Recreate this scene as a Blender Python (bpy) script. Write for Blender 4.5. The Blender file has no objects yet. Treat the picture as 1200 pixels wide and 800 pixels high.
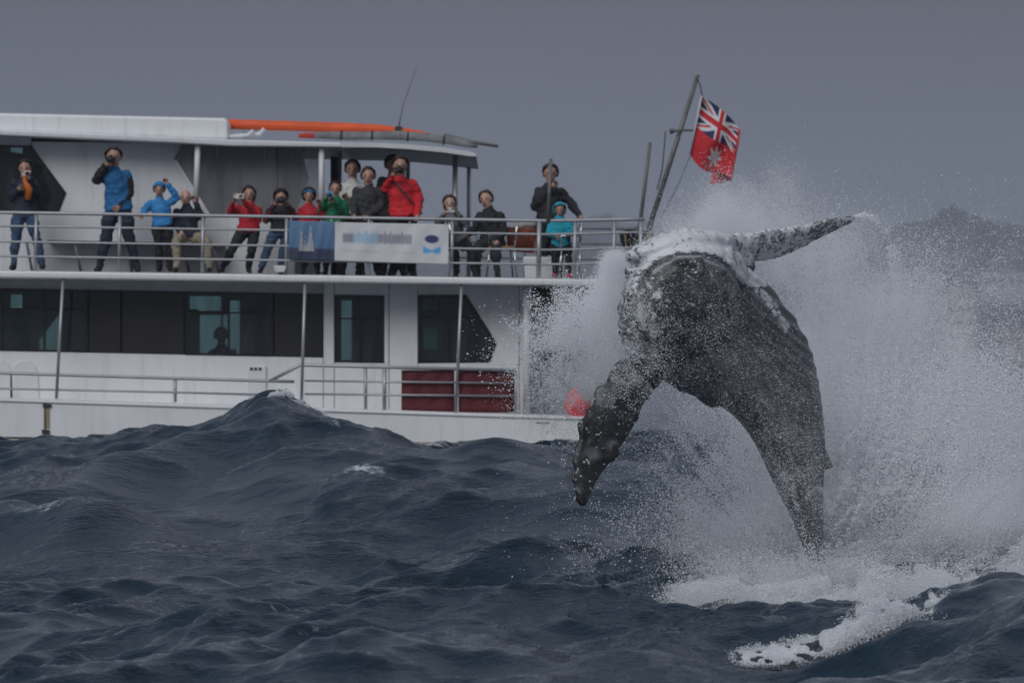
import bpy, bmesh, math, random
import numpy as np
from mathutils import Vector, Matrix
R = math.radians
random.seed(7)
rng = np.random.default_rng(11)
sc = bpy.context.scene
COL = sc.collection

# ------------------------------------------------------------------ camera
EYE = 2.4            # eye height of the photographer above mean sea level (m)
FPX = 6666.7         # 200 mm lens, in pixels of the 1200 px wide photograph
HOR = 420.0          # image row of the horizon
cam_d = bpy.data.cameras.new('camera')
cam = bpy.data.objects.new('camera', cam_d); COL.objects.link(cam)
cam.location = (0, 0, EYE)
cam.rotation_euler = (R(90) + math.atan((HOR - 400) / FPX), 0, 0)
cam_d.lens = 200; cam_d.sensor_width = 36
cam_d.clip_start = 0.5; cam_d.clip_end = 20000
cam_d.dof.use_dof = True; cam_d.dof.focus_distance = 55.5; cam_d.dof.aperture_fstop = 3.7
sc.camera = cam

# ------------------------------------------------------------------ sky and sun
SUN_EL, SUN_AZ = R(36), R(205)      # behind the camera, a little to the left
w = bpy.data.worlds.new('World'); sc.world = w; w.use_nodes = True
nt = w.node_tree; N = nt.nodes; L = nt.links; N.clear()
out = N.new('ShaderNodeOutputWorld'); bg = N.new('ShaderNodeBackground'); bg.inputs['Strength'].default_value = 0.1
sky = N.new('ShaderNodeTexSky'); sky.sky_type = 'NISHITA'; sky.sun_disc = False
sky.sun_elevation = SUN_EL; sky.sun_rotation = SUN_AZ; sky.air_density = 2; sky.dust_density = 4
tc = N.new('ShaderNodeTexCoord'); sep = N.new('ShaderNodeSeparateXYZ'); L.new(tc.outputs['Generated'], sep.inputs[0])
ramp = N.new('ShaderNodeValToRGB')          # overcast cloud deck: pale murk at the horizon, dark cloud, bright zenith
cr = ramp.color_ramp
els = [(0.0, (1.58, 1.80, 2.36)), (0.018, (1.50, 1.71, 2.26)), (0.065, (0.84, 0.95, 1.27)), (0.16, (2.0, 2.24, 2.84)), (0.35, (2.1, 2.3, 2.8)), (1.0, (3.2, 3.38, 3.8))]
cr.elements[0].position = 0; cr.elements[1].position = 1
for p, c in els[1:-1]: cr.elements.new(p)
for e, (p, c) in zip(cr.elements, els): e.position = p; e.color = (c[0] / 6, c[1] / 6, c[2] / 6, 1)
L.new(sep.outputs['Z'], ramp.inputs[0])
sca = N.new('ShaderNodeVectorMath'); sca.operation = 'SCALE'; sca.inputs['Scale'].default_value = 6.0
L.new(ramp.outputs[0], sca.inputs[0])
cn = N.new('ShaderNodeTexNoise'); cn.inputs['Scale'].default_value = 5; cn.inputs['Detail'].default_value = 4
L.new(tc.outputs['Generated'], cn.inputs['Vector'])
mr = N.new('ShaderNodeMapRange'); mr.inputs['To Min'].default_value = 0.90; mr.inputs['To Max'].default_value = 1.10
L.new(cn.outputs['Fac'], mr.inputs['Value'])
mul = N.new('ShaderNodeVectorMath'); mul.operation = 'SCALE'; L.new(sca.outputs[0], mul.inputs[0]); L.new(mr.outputs[0], mul.inputs['Scale'])
mix = N.new('ShaderNodeMix'); mix.data_type = 'RGBA'; mix.inputs['Factor'].default_value = 0.96
L.new(sky.outputs[0], mix.inputs['A']); L.new(mul.outputs[0], mix.inputs['B'])
L.new(mix.outputs['Result'], bg.inputs['Color']); L.new(bg.outputs[0], out.inputs['Surface'])

sun_d = bpy.data.lights.new('sun', 'SUN'); sun_d.energy = 1.25; sun_d.angle = R(35); sun_d.color = (0.97, 0.985, 1.0)
sun = bpy.data.objects.new('sun', sun_d); COL.objects.link(sun)
dirv = Vector((math.sin(SUN_AZ) * math.cos(SUN_EL), math.cos(SUN_AZ) * math.cos(SUN_EL), math.sin(SUN_EL)))
sun.rotation_euler = dirv.to_track_quat('Z', 'Y').to_euler()

vs = sc.view_settings
vs.view_transform = 'Standard'; vs.look = 'None'; vs.exposure = 0.0; vs.gamma = 1.0; vs.use_curve_mapping = False
cy = sc.cycles
cy.max_bounces = 12; cy.diffuse_bounces = 10; cy.glossy_bounces = 3; cy.transmission_bounces = 4
cy.transparent_max_bounces = 12; cy.volume_bounces = 1; cy.caustics_reflective = False; cy.caustics_refractive = False
cy.use_denoising = True

# ------------------------------------------------------------------ helpers
def P(px, py, Y):
    """point seen at photograph pixel (px, py) that stands Y metres away"""
    return Vector(((px - 600) / FPX * Y, Y, EYE + (HOR - py) / FPX * Y))

def mat(name, col, rough=0.5, metal=0.0, var=0.12, vscale=3.0, bump=0.0, bscale=40.0, spec=0.5, coat=0.0):
    m = bpy.data.materials.new(name); m.use_nodes = True
    t = m.node_tree; n = t.nodes; l = t.links; b = n['Principled BSDF']
    b.inputs['Roughness'].default_value = rough; b.inputs['Metallic'].default_value = metal
    b.inputs['Specular IOR Level'].default_value = spec; b.inputs['Coat Weight'].default_value = coat
    c = n.new('ShaderNodeTexCoord'); z = n.new('ShaderNodeTexNoise')
    z.inputs['Scale'].default_value = vscale; z.inputs['Detail'].default_value = 6; z.inputs['Roughness'].default_value = 0.65
    l.new(c.outputs['Object'], z.inputs['Vector'])
    r = n.new('ShaderNodeMapRange'); r.inputs['From Min'].default_value = 0.3; r.inputs['From Max'].default_value = 0.7
    r.inputs['To Min'].default_value = 1 - var; r.inputs['To Max'].default_value = 1 + var
    l.new(z.outputs['Fac'], r.inputs['Value'])
    s = n.new('ShaderNodeVectorMath'); s.operation = 'SCALE'; s.inputs[0].default_value = col[:3]
    l.new(r.outputs[0], s.inputs['Scale']); l.new(s.outputs[0], b.inputs['Base Color'])
    if bump:
        z2 = n.new('ShaderNodeTexNoise'); z2.inputs['Scale'].default_value = bscale; z2.inputs['Detail'].default_value = 3
        l.new(c.outputs['Object'], z2.inputs['Vector'])
        u = n.new('ShaderNodeBump'); u.inputs['Strength'].default_value = bump; u.inputs['Distance'].default_value = 0.02
        l.new(z2.outputs['Fac'], u.inputs['Height']); l.new(u.outputs[0], b.inputs['Normal'])
    return m

def stained(name, col, rough):
    """white boat paint with faint rain streaks and grime"""
    m = mat(name, col, rough, var=0.05, vscale=1.2)
    t = m.node_tree; n = t.nodes; l = t.links; b = n['Principled BSDF']
    src = b.inputs['Base Color'].links[0].from_socket
    c = n.new('ShaderNodeTexCoord'); mp = n.new('ShaderNodeMapping'); mp.inputs['Scale'].default_value = (5, 5, 0.5)
    l.new(c.outputs['Object'], mp.inputs['Vector'])
    z = n.new('ShaderNodeTexNoise'); z.inputs['Scale'].default_value = 2.0; z.inputs['Detail'].default_value = 5
    l.new(mp.outputs[0], z.inputs['Vector'])
    r = n.new('ShaderNodeMapRange'); r.inputs['From Min'].default_value = 0.52; r.inputs['From Max'].default_value = 0.8
    r.inputs['To Min'].default_value = 0; r.inputs['To Max'].default_value = 0.35
    l.new(z.outputs['Fac'], r.inputs['Value'])
    x = n.new('ShaderNodeMix'); x.data_type = 'RGBA'; l.new(r.outputs[0], x.inputs['Factor']); l.new(src, x.inputs['A'])
    x.inputs['B'].default_value = (0.42, 0.40, 0.36, 1); l.new(x.outputs['Result'], b.inputs['Base Color'])
    return m

M = dict(
    white=stained('white_paint', (0.80, 0.81, 0.82), 0.35), white2=stained('white_gelcoat', (0.72, 0.73, 0.75), 0.4),
    grey_shade=mat('grey_shade_paint', (0.5, 0.51, 0.53), 0.6), steel=mat('rail_steel', (0.42, 0.43, 0.45), 0.4, 0.5, var=0.12),
    chrome=mat('chrome', (0.7, 0.7, 0.72), 0.18, 1.0), alu=mat('mast_metal', (0.17, 0.17, 0.16), 0.5, 0.3, var=0.25, vscale=8),
    black=mat('black_frame', (0.012, 0.013, 0.015), 0.3), panel=mat('dark_panel', (0.022, 0.02, 0.021), 0.3, var=0.15),
    maroon=mat('maroon_canvas', (0.11, 0.012, 0.018), 0.7, bump=0.2), orange=mat('orange_shell', (0.75, 0.10, 0.02), 0.5, var=0.18),
    grey=mat('grey_cover', (0.20, 0.205, 0.21), 0.8, var=0.35, vscale=6, bump=0.6, bscale=14), canopy=mat('canopy_cloth', (0.66, 0.67, 0.69), 0.6),
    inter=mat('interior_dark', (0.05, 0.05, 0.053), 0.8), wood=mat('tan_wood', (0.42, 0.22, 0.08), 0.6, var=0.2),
    cloth_rust=mat('rust_cloth', (0.22, 0.055, 0.03), 0.85, var=0.4, vscale=9), plast=mat('white_plastic', (0.78, 0.79, 0.8), 0.35, var=0.04),
    rope=mat('rope', (0.36, 0.20, 0.08), 0.9, var=0.3, vscale=20), greenrope=mat('green_bag', (0.06, 0.07, 0.03), 0.8, var=0.4, vscale=12), pink=mat('pink_buoy', (0.80, 0.10, 0.11), 0.45),
    net=mat('black_net', (0.02, 0.02, 0.022), 0.9, var=0.4, vscale=20, bump=0.8), rubber=mat('rubber', (0.03, 0.032, 0.035), 0.6),
    rust=mat('rust_metal', (0.30, 0.25, 0.16), 0.6), deckp=mat('deck_paint', (0.30, 0.31, 0.32), 0.7),
    skin=mat('skin', (0.42, 0.245, 0.18), 0.5, var=0.08), skin2=mat('skin_pale', (0.52, 0.32, 0.25), 0.5, var=0.08),
    hair=mat('hair_dark', (0.012, 0.009, 0.008), 0.5, var=0.3, vscale=30), hair2=mat('hair_brown', (0.06, 0.028, 0.014), 0.55, var=0.3, vscale=30),
    eye=mat('eye', (0.01, 0.01, 0.01), 0.2), cam_black=mat('camera_black', (0.012, 0.012, 0.013), 0.35), phone=mat('phone_white', (0.7, 0.68, 0.66), 0.3),
    lens=mat('lens_glass', (0.02, 0.022, 0.03), 0.05), shoe=mat('shoe', (0.02, 0.02, 0.022), 0.6),
)
def cloth(name, col, var=0.22): 
    if name not in M: M[name] = mat(name, col, 0.75, var=var, vscale=7, bump=0.5, bscale=18)
    return M[name]

def glass_mat(name, tint, trans, rough=0.04, haze=0.10):
    m = bpy.data.materials.new(name); m.use_nodes = True
    t = m.node_tree; n = t.nodes; l = t.links; n.remove(n['Principled BSDF'])
    o = n['Material Output']; tr = n.new('ShaderNodeBsdfTransparent'); tr.inputs[0].default_value = (*tint, 1)
    d = n.new('ShaderNodeBsdfDiffuse'); d.inputs[0].default_value = (haze, haze, haze * 1.05, 1)
    g = n.new('ShaderNodeBsdfGlossy'); g.inputs['Roughness'].default_value = rough; g.inputs[0].default_value = (0.9, 0.9, 0.9, 1)
    c = n.new('ShaderNodeTexCoord'); z = n.new('ShaderNodeTexNoise'); z.inputs['Scale'].default_value = 2.2; z.inputs['Detail'].default_value = 5
    mp = n.new('ShaderNodeMapping'); mp.inputs['Scale'].default_value = (2.5, 1, 0.4); l.new(c.outputs['Object'], mp.inputs[0]); l.new(mp.outputs[0], z.inputs['Vector'])
    r = n.new('ShaderNodeMapRange'); r.inputs['From Min'].default_value = 0.3; r.inputs['From Max'].default_value = 0.7
    r.inputs['To Min'].default_value = max(0, 1 - trans - 0.12); r.inputs['To Max'].default_value = min(1, 1 - trans + 0.12); l.new(z.outputs['Fac'], r.inputs['Value'])
    a = n.new('ShaderNodeMixShader'); l.new(r.outputs[0], a.inputs[0]); l.new(tr.outputs[0], a.inputs[1]); l.new(d.outputs[0], a.inputs[2])
    f = n.new('ShaderNodeFresnel'); f.inputs['IOR'].default_value = 1.45
    b = n.new('ShaderNodeMixShader'); l.new(f.outputs[0], b.inputs[0]); l.new(a.outputs[0], b.inputs[1]); l.new(g.outputs[0], b.inputs[2])
    l.new(b.outputs[0], o.inputs['Surface'])
    return m
M['glass'] = glass_mat('teal_glass', (0.60, 0.80, 0.78), 0.80, 0.04, 0.11)
M['darkglass'] = glass_mat('green_dark_glass', (0.10, 0.20, 0.19), 0.93)
M['vinyl'] = glass_mat('smoky_vinyl', (0.74, 0.74, 0.76), 0.66, 0.15, 0.5)

def tag(o, label=None, cat=None, group=None, kind=None):
    if label: o['label'] = label
    if cat: o['category'] = cat
    if group: o['group'] = group
    if kind: o['kind'] = kind
    return o
def empty(name, loc=(0, 0, 0)):
    o = bpy.data.objects.new(name, None); COL.objects.link(o); o.location = loc; o.empty_display_size = 0.2
    return o
def obj(name, bm, m, parent=None, smooth=False, bevel=0.0):
    me = bpy.data.meshes.new(name)
    bmesh.ops.recalc_face_normals(bm, faces=bm.faces)
    if parent is not None and parent.type == 'EMPTY' and parent.parent is None:
        bmesh.ops.translate(bm, verts=bm.verts, vec=-Vector(parent.location))
    elif parent is not None and parent.parent is not None and parent.parent.type == 'EMPTY':
        bmesh.ops.translate(bm, verts=bm.verts, vec=-Vector(parent.parent.location))
    bm.to_mesh(me); bm.free()
    for p in me.polygons: p.use_smooth = smooth
    for k in (m if isinstance(m, (list, tuple)) else [m]): me.materials.append(k)
    o = bpy.data.objects.new(name, me); COL.objects.link(o)
    if parent is not None: o.parent = parent
    if bevel:
        b = o.modifiers.new('bevel', 'BEVEL'); b.width = bevel; b.segments = 2; b.limit_method = 'ANGLE'
    return o
def prism(bm, pts, Y0, Y1):
    """outline in photograph pixels on the plane Y0, given thickness straight back to Y1"""
    f = [bm.verts.new(P(x, y, Y0)) for x, y in pts]
    b = []
    for v in f:
        q = v.co.copy(); q.y = Y1; b.append(bm.verts.new(q))
    n = len(f); bm.faces.new(f); bm.faces.new(b[::-1])
    for i in range(n): bm.faces.new((f[i], b[i], b[(i + 1) % n], f[(i + 1) % n]))
def tube(bm, pts, r, seg=8, cap=True):
    pts = [Vector(p) for p in pts]; n = len(pts)
    rs = r if isinstance(r, (list, tuple)) else [r] * n
    rings = []; ref = None
    for i, p in enumerate(pts):
        d = (pts[min(i + 1, n - 1)] - pts[max(i - 1, 0)]).normalized()
        if ref is None: ref = Vector((0, 1, 0)) if abs(d.y) < 0.9 else Vector((1, 0, 0))
        u = (ref - d * ref.dot(d)).normalized(); v = d.cross(u); ref = u
        rings.append([bm.verts.new(p + (u * math.cos(a) + v * math.sin(a)) * rs[i]) for a in [2 * math.pi * k / seg for k in range(seg)]])
    for a, b in zip(rings, rings[1:]):
        for k in range(seg): bm.faces.new((a[k], a[(k + 1) % seg], b[(k + 1) % seg], b[k]))
    if cap: bm.faces.new(rings[0][::-1]); bm.faces.new(rings[-1])
def pt_tube(parent, name, pts, r, m, seg=8):
    bm = bmesh.new(); tube(bm, pts, r, seg); return obj(name, bm, m, parent, True)
def pr(parent, name, pts, Y0, Y1, m, bevel=0.0):
    bm = bmesh.new(); prism(bm, pts, Y0, Y1); return obj(name, bm, m, parent, bevel=bevel)
def ball(bm, c, r, u=10, v=7, sq=(1, 1, 1), rot=None):
    mtx = Matrix.Translation(Vector(c)) @ (rot or Matrix.Identity(4)) @ Matrix.Diagonal((r * sq[0], r * sq[1], r * sq[2], 1))
    bmesh.ops.create_uvsphere(bm, u_segments=u, v_segments=v, radius=1, matrix=mtx)
def boxm(bm, c, s, rz=0.0, rx=0.0):
    mtx = Matrix.Translation(Vector(c)) @ Matrix.Rotation(rz, 4, 'Z') @ Matrix.Rotation(rx, 4, 'X') @ Matrix.Diagonal((s[0], s[1], s[2], 1))
    bmesh.ops.create_cube(bm, size=1, matrix=mtx)

def vnoise(p, seed=0):
    """value noise for an (n,3) array, 0..1"""
    i = np.floor(p).astype(np.int64); f = p - i; f = f * f * (3 - 2 * f)
    def h(x, y, z):
        n = (x * 73856093) ^ (y * 19349663) ^ (z * 83492791) ^ (seed * 2654435761)
        n = (n ^ (n >> 13)) * 1274126177 & 0x7fffffff
        n = (n ^ (n >> 16)) & 0xffff
        return n / 65535.0
    x, y, z = i.T; u, v, t = f.T
    a = h(x, y, z) * (1 - u) + h(x + 1, y, z) * u; b = h(x, y + 1, z) * (1 - u) + h(x + 1, y + 1, z) * u
    c = h(x, y, z + 1) * (1 - u) + h(x + 1, y, z + 1) * u; d = h(x, y + 1, z + 1) * (1 - u) + h(x + 1, y + 1, z + 1) * u
    return (a * (1 - v) + b * v) * (1 - t) + (c * (1 - v) + d * v) * t
def sstep(a, b, x): 
    t = np.clip((x - a) / (b - a), 0, 1); return t * t * (3 - 2 * t)

# ------------------------------------------------------------------ sea
def ocean_tile(n, Ls, wind, V, lo, hi, seed, rms, spread=2, flat=4.0):
    """choppy sea from a wind-wave spectrum: height, sideways shift and crest folding on an n x n tile"""
    g = np.random.default_rng(seed)
    k1 = 2 * np.pi * np.fft.fftfreq(n, Ls / n); kx, ky = np.meshgrid(k1, k1, indexing='ij'); k = np.hypot(kx, ky); k[0, 0] = 1e-6
    Lw = V * V / 9.81; ct = (kx * wind[0] + ky * wind[1]) / k
    ph = np.exp(-1 / (k * Lw) ** 2) / k ** flat * np.abs(ct) ** spread * np.where(ct < 0, 0.04, 1)
    lam = 2 * np.pi / k; ph *= (lam > lo) & (lam < hi); ph[0, 0] = 0
    a = (g.normal(size=(n, n)) + 1j * g.normal(size=(n, n))) * np.sqrt(ph)
    h = np.fft.ifft2(a).real; s = rms / h.std(); a = a * s
    f = lambda z: np.fft.ifft2(z).real
    H = f(a); DX = f(1j * kx / k * a); DY = f(1j * ky / k * a)      # crests pinch, troughs widen
    jxx = f(kx * kx / k * a); jyy = f(ky * ky / k * a); jxy = f(kx * ky / k * a)
    J = (1 - jxx) * (1 - jyy) - jxy ** 2
    return H, DX, DY, J
def samp(T, Ls, x, y):
    n = T.shape[0]; u = (x / Ls * n) % n; v = (y / Ls * n) % n
    i = np.floor(u).astype(int); j = np.floor(v).astype(int); fu = u - i; fv = v - j
    i %= n; j %= n; i2 = (i + 1) % n; j2 = (j + 1) % n
    return (T[i, j] * (1 - fu) + T[i2, j] * fu) * (1 - fv) + (T[i, j2] * (1 - fu) + T[i2, j2] * fu) * fv
wv = np.array((0.93, -0.37))
T1 = ocean_tile(1024, 62.0, wv, 4.6, 1.3, 18, 5, 0.21, 6, 4.6)
T2 = ocean_tile(512, 13.7, (0.78, -0.62), 3.0, 0.16, 1.3, 9, 0.023, 8, 3.3)

T3 = ocean_tile(512, 29.3, (0.82, -0.57), 3.0, 0.45, 3.2, 17, 0.047, 10, 3.7)
def xa(px, Y): return (px - 600) / FPX * Y
def swell(x, y):
    """big seas of the day: the rise towards the boat, its breaking shoulder, the foreground ridge"""
    z = np.interp(y, [0, 30, 40, 52, 56, 62, 70, 78, 88, 100, 125, 160, 300, 1e5], [-0.5, -0.3, -0.12, 0.0, 0.08, 0.52, 1.06, 1.10, 1.08, 0.8, 0.3, 0.1, 0, 0])
    px = x / y * FPX + 600
    # tall crest in front of the boat
    prof = np.where(px < 335, np.exp(-np.abs((px - 335) / 108.0) ** 1.35), np.exp(-np.abs((px - 335) / 200.0) ** 1.1))
    z = z + 0.88 * prof * np.exp(-((y - 70.5 + (px - 335) * 0.006) / np.where(y < 70.5, 4.2, 3.2)) ** 2)
    # its shoulder running down to the left, and a second long diagonal sea nearer
    z = z + np.interp(px, [-200, 0, 180, 310, 345], [0.05, 0.16, 0.30, 0.34, 0]) * np.exp(-((y - (61.0 + px * 0.0275)) / 1.25) ** 2)
    z = z + np.interp(px, [250, 420, 620, 760, 860], [0, 0.16, 0.22, 0.2, 0]) * np.exp(-((y - (51.6 + (px - 420) * 0.0135)) / 0.95) ** 2)
    z = z + np.interp(px, [-200, 60, 300, 520], [0.1, 0.2, 0.16, 0]) * np.exp(-((y - (49.5 + px * 0.012)) / 1.0) ** 2)
    # shoulder wave half way down its face
    z = z + 0.20 * np.exp(-np.abs((px - 440) / 110.0) ** 2) * np.exp(-((y - 65.2) / 1.0) ** 2)
    # wave behind the hanging flipper, left chop
    z = z + 0.34 * np.exp(-((px - 740) / 150.0) ** 2) * np.exp(-((y - 58.4 + (px - 740) * 0.006) / 1.1) ** 2)
    z = z + 0.30 * np.exp(-((px - 90) / 130.0) ** 2) * np.exp(-((y - 60.6) / 0.9) ** 2)
    # foreground ridge rising to the right, in front of the whale
    amp = np.interp(px, [700, 860, 960, 1100, 1220, 1500], [0, 0.06, 0.30, 0.62, 0.82, 0.9])
    z = z + amp * np.exp(-((y - 47.5) / 2.6) ** 2)
    z = z - np.interp(px, [880, 1100], [0, 0.25]) * np.exp(-((y - 53.5) / 2.5) ** 2)
    z = z + 0.18 * np.exp(-((px - 120) / 300.0) ** 2) * np.exp(-((y - 47) / 2.2) ** 2)
    return z
def sea_eval(x, y):
    fade = 1.0
    h = samp(T1[0], 62.0, x, y); dx = samp(T1[1], 62.0, x, y); dy = samp(T1[2], 62.0, x, y); J = samp(T1[3], 62.0, x, y)
    h2 = samp(T2[0], 13.7, x, y); dx2 = samp(T2[1], 13.7, x, y); dy2 = samp(T2[2], 13.7, x, y)
    h3 = samp(T3[0], 29.3, x, y); dx3 = samp(T3[1], 29.3, x, y); dy3 = samp(T3[2], 29.3, x, y)
    return h, dx, dy, J, h2, dx2, dy2, h3, dx3, dy3
def sea_z(x, y):
    x = np.asarray(x, float); y = np.asarray(y, float)
    return swell(x, y) + samp(T1[0], 62.0, x, y)

def crest_Y(px, lo, hi):
    """distance of the skyline of the wave between lo and hi metres, for each bearing"""
    Yc = np.linspace(lo, hi, 60); px = np.asarray(px, float); q, yc = np.meshgrid(px, Yc, indexing='ij')
    row = (EYE - sea_z(xa(q, yc), yc)) / yc
    return Yc[np.argmin(row, 1)]
us = np.concatenate([-np.geomspace(1.6, 0.104, 60), np.linspace(-0.1, 0.1, 640), np.geomspace(0.104, 1.6, 60)])
ys = np.concatenate([np.linspace(6, 34, 60, endpoint=False), np.linspace(34, 92, 760, endpoint=False), np.geomspace(92, 9000, 150)])
U, Yg = np.meshgrid(us, ys, indexing='ij'); X = U * Yg
h, dx, dy, J, h2, dx2, dy2, h3, dx3, dy3 = sea_eval(X, Yg)
px_g = X / Yg * FPX + 600; far = 1 - 0.75 * sstep(110, 500, Yg); far2 = 1 - sstep(90, 120, Yg)
side = 1 - sstep(0.105, 0.2, np.abs(U))
gust = 0.25 + 1.15 * sstep(0.25, 0.8, vnoise(np.stack([X.ravel() / 2.3 - Yg.ravel() * 0.1, Yg.ravel() / 5.0, 0 * X.ravel()], 1), 3).reshape(X.shape))
g3 = far2 * side * (0.75 + 0.5 * gust)
Zs = swell(X, Yg) + h * far + h2 * far2 * side * gust + h3 * g3
XX = X + dx * 0.6 * far + dx2 * 0.6 * far2 * side * gust + dx3 * 0.6 * g3
YY = Yg + dy * 0.6 * far + dy2 * 0.6 * far2 * side * gust + dy3 * 0.6 * g3
px_g = X / Yg * FPX + 600
foam = sstep(0.34, 0.05, J) * 0.6 * sstep(100, 90, Yg)
stk = vnoise(np.stack([(X - 0.22 * Yg).ravel() * 2.6, Yg.ravel() * 0.35, 0 * X.ravel()], 1), 41).reshape(X.shape); stk2 = vnoise(np.stack([X.ravel() / 2.2, Yg.ravel() / 3.5, 0 * X.ravel()], 1), 42).reshape(X.shape)
foam = np.maximum(foam, 0.30 * sstep(0.78, 0.9, stk) * sstep(0.5, 0.75, stk2) * far2)      # thin wind streaks of old foam
foam = np.maximum(foam, 0.5 * np.exp(-((Yg - 84.0) / 0.7) ** 2) * (px_g < 720))            # wash along the hull
def blob(cx, cy, Yd, rx, ry, a): 
    return a * np.exp(-((px_g - cx) / rx) ** 2 - ((Yg - Yd) / ry) ** 2)
cp = np.arange(200, 1300, 8.0); c_ridge = crest_Y(cp, 44.5, 50.5); c_big = crest_Y(cp, 67, 73.5)
foam = np.maximum(foam, blob(430, 0, 65.4, 45, 0.25, 0.5)); foam = np.maximum(foam, blob(345, 0, 69.3, 16, 0.25, 0.46)); foam = np.maximum(foam, blob(395, 0, 69.0, 16, 0.3, 0.46))
yb = np.interp(px_g, cp, c_big); foam = np.maximum(foam, np.interp(px_g, [300, 325, 345, 380, 420], [0, 0.42, 0.36, 0.3, 0]) * np.exp(-((Yg - yb + 0.3) / 0.45) ** 2))
foam = np.maximum(foam, blob(60, 0, 60.6, 60, 0.5, 0.52)); foam = np.maximum(foam, blob(960, 0, 54.0, 170, 1.6, 0.62))
foam = np.maximum(foam, blob(1120, 0, 52.5, 150, 2.0, 0.62)); foam = np.maximum(foam, blob(790, 0, 55.5, 120, 1.2, 0.42))
foam = np.maximum(foam, blob(1170, 0, 44.2, 70, 0.4, 0.42)); foam = np.maximum(foam, blob(700, 0, 57.0, 80, 0.8, 0.36)); foam = np.maximum(foam, blob(1080, 0, 45.2, 60, 0.3, 0.36))
lipY = lambda q: np.interp(q, [868, 1100], [46.5, 47.5])
yr = lipY(px_g)            # breaking lip of the foreground ridge
foam = np.maximum(foam, np.interp(px_g, [850, 880, 1000, 1080, 1110], [0, 0.30, 0.38, 0.38, 0]) * np.exp(-((Yg - yr) / 0.22) ** 2))
rough_f = 0.10 * foam * far2 * (vnoise(np.stack([X.ravel() * 9, Yg.ravel() * 9, 0 * X.ravel()], 1), 8).reshape(X.shape) - 0.3)
Zs = Zs + rough_f
nu, ny = X.shape
verts = np.stack([XX, YY, Zs], -1).reshape(-1, 3)
a = (np.arange(nu - 1)[:, None] * ny + np.arange(ny - 1)[None, :]).ravel()
faces = np.stack([a, a + ny, a + ny + 1, a + 1], 1)
me = bpy.data.meshes.new('sea'); me.vertices.add(len(verts)); me.vertices.foreach_set('co', verts.astype(np.float32).ravel())
me.loops.add(faces.size); me.loops.foreach_set('vertex_index', faces.astype(np.int32).ravel())
me.polygons.add(len(faces)); me.polygons.foreach_set('loop_start', np.arange(0, faces.size, 4, dtype=np.int32))
me.polygons.foreach_set('use_smooth', np.ones(len(faces), bool))
me.update(calc_edges=True); me.validate()
at = me.attributes.new('foam', 'FLOAT', 'POINT'); at.data.foreach_set('value', foam.astype(np.float32).ravel())
sea = bpy.data.objects.new('sea', me); COL.objects.link(sea); tag(sea, kind='structure')

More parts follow.
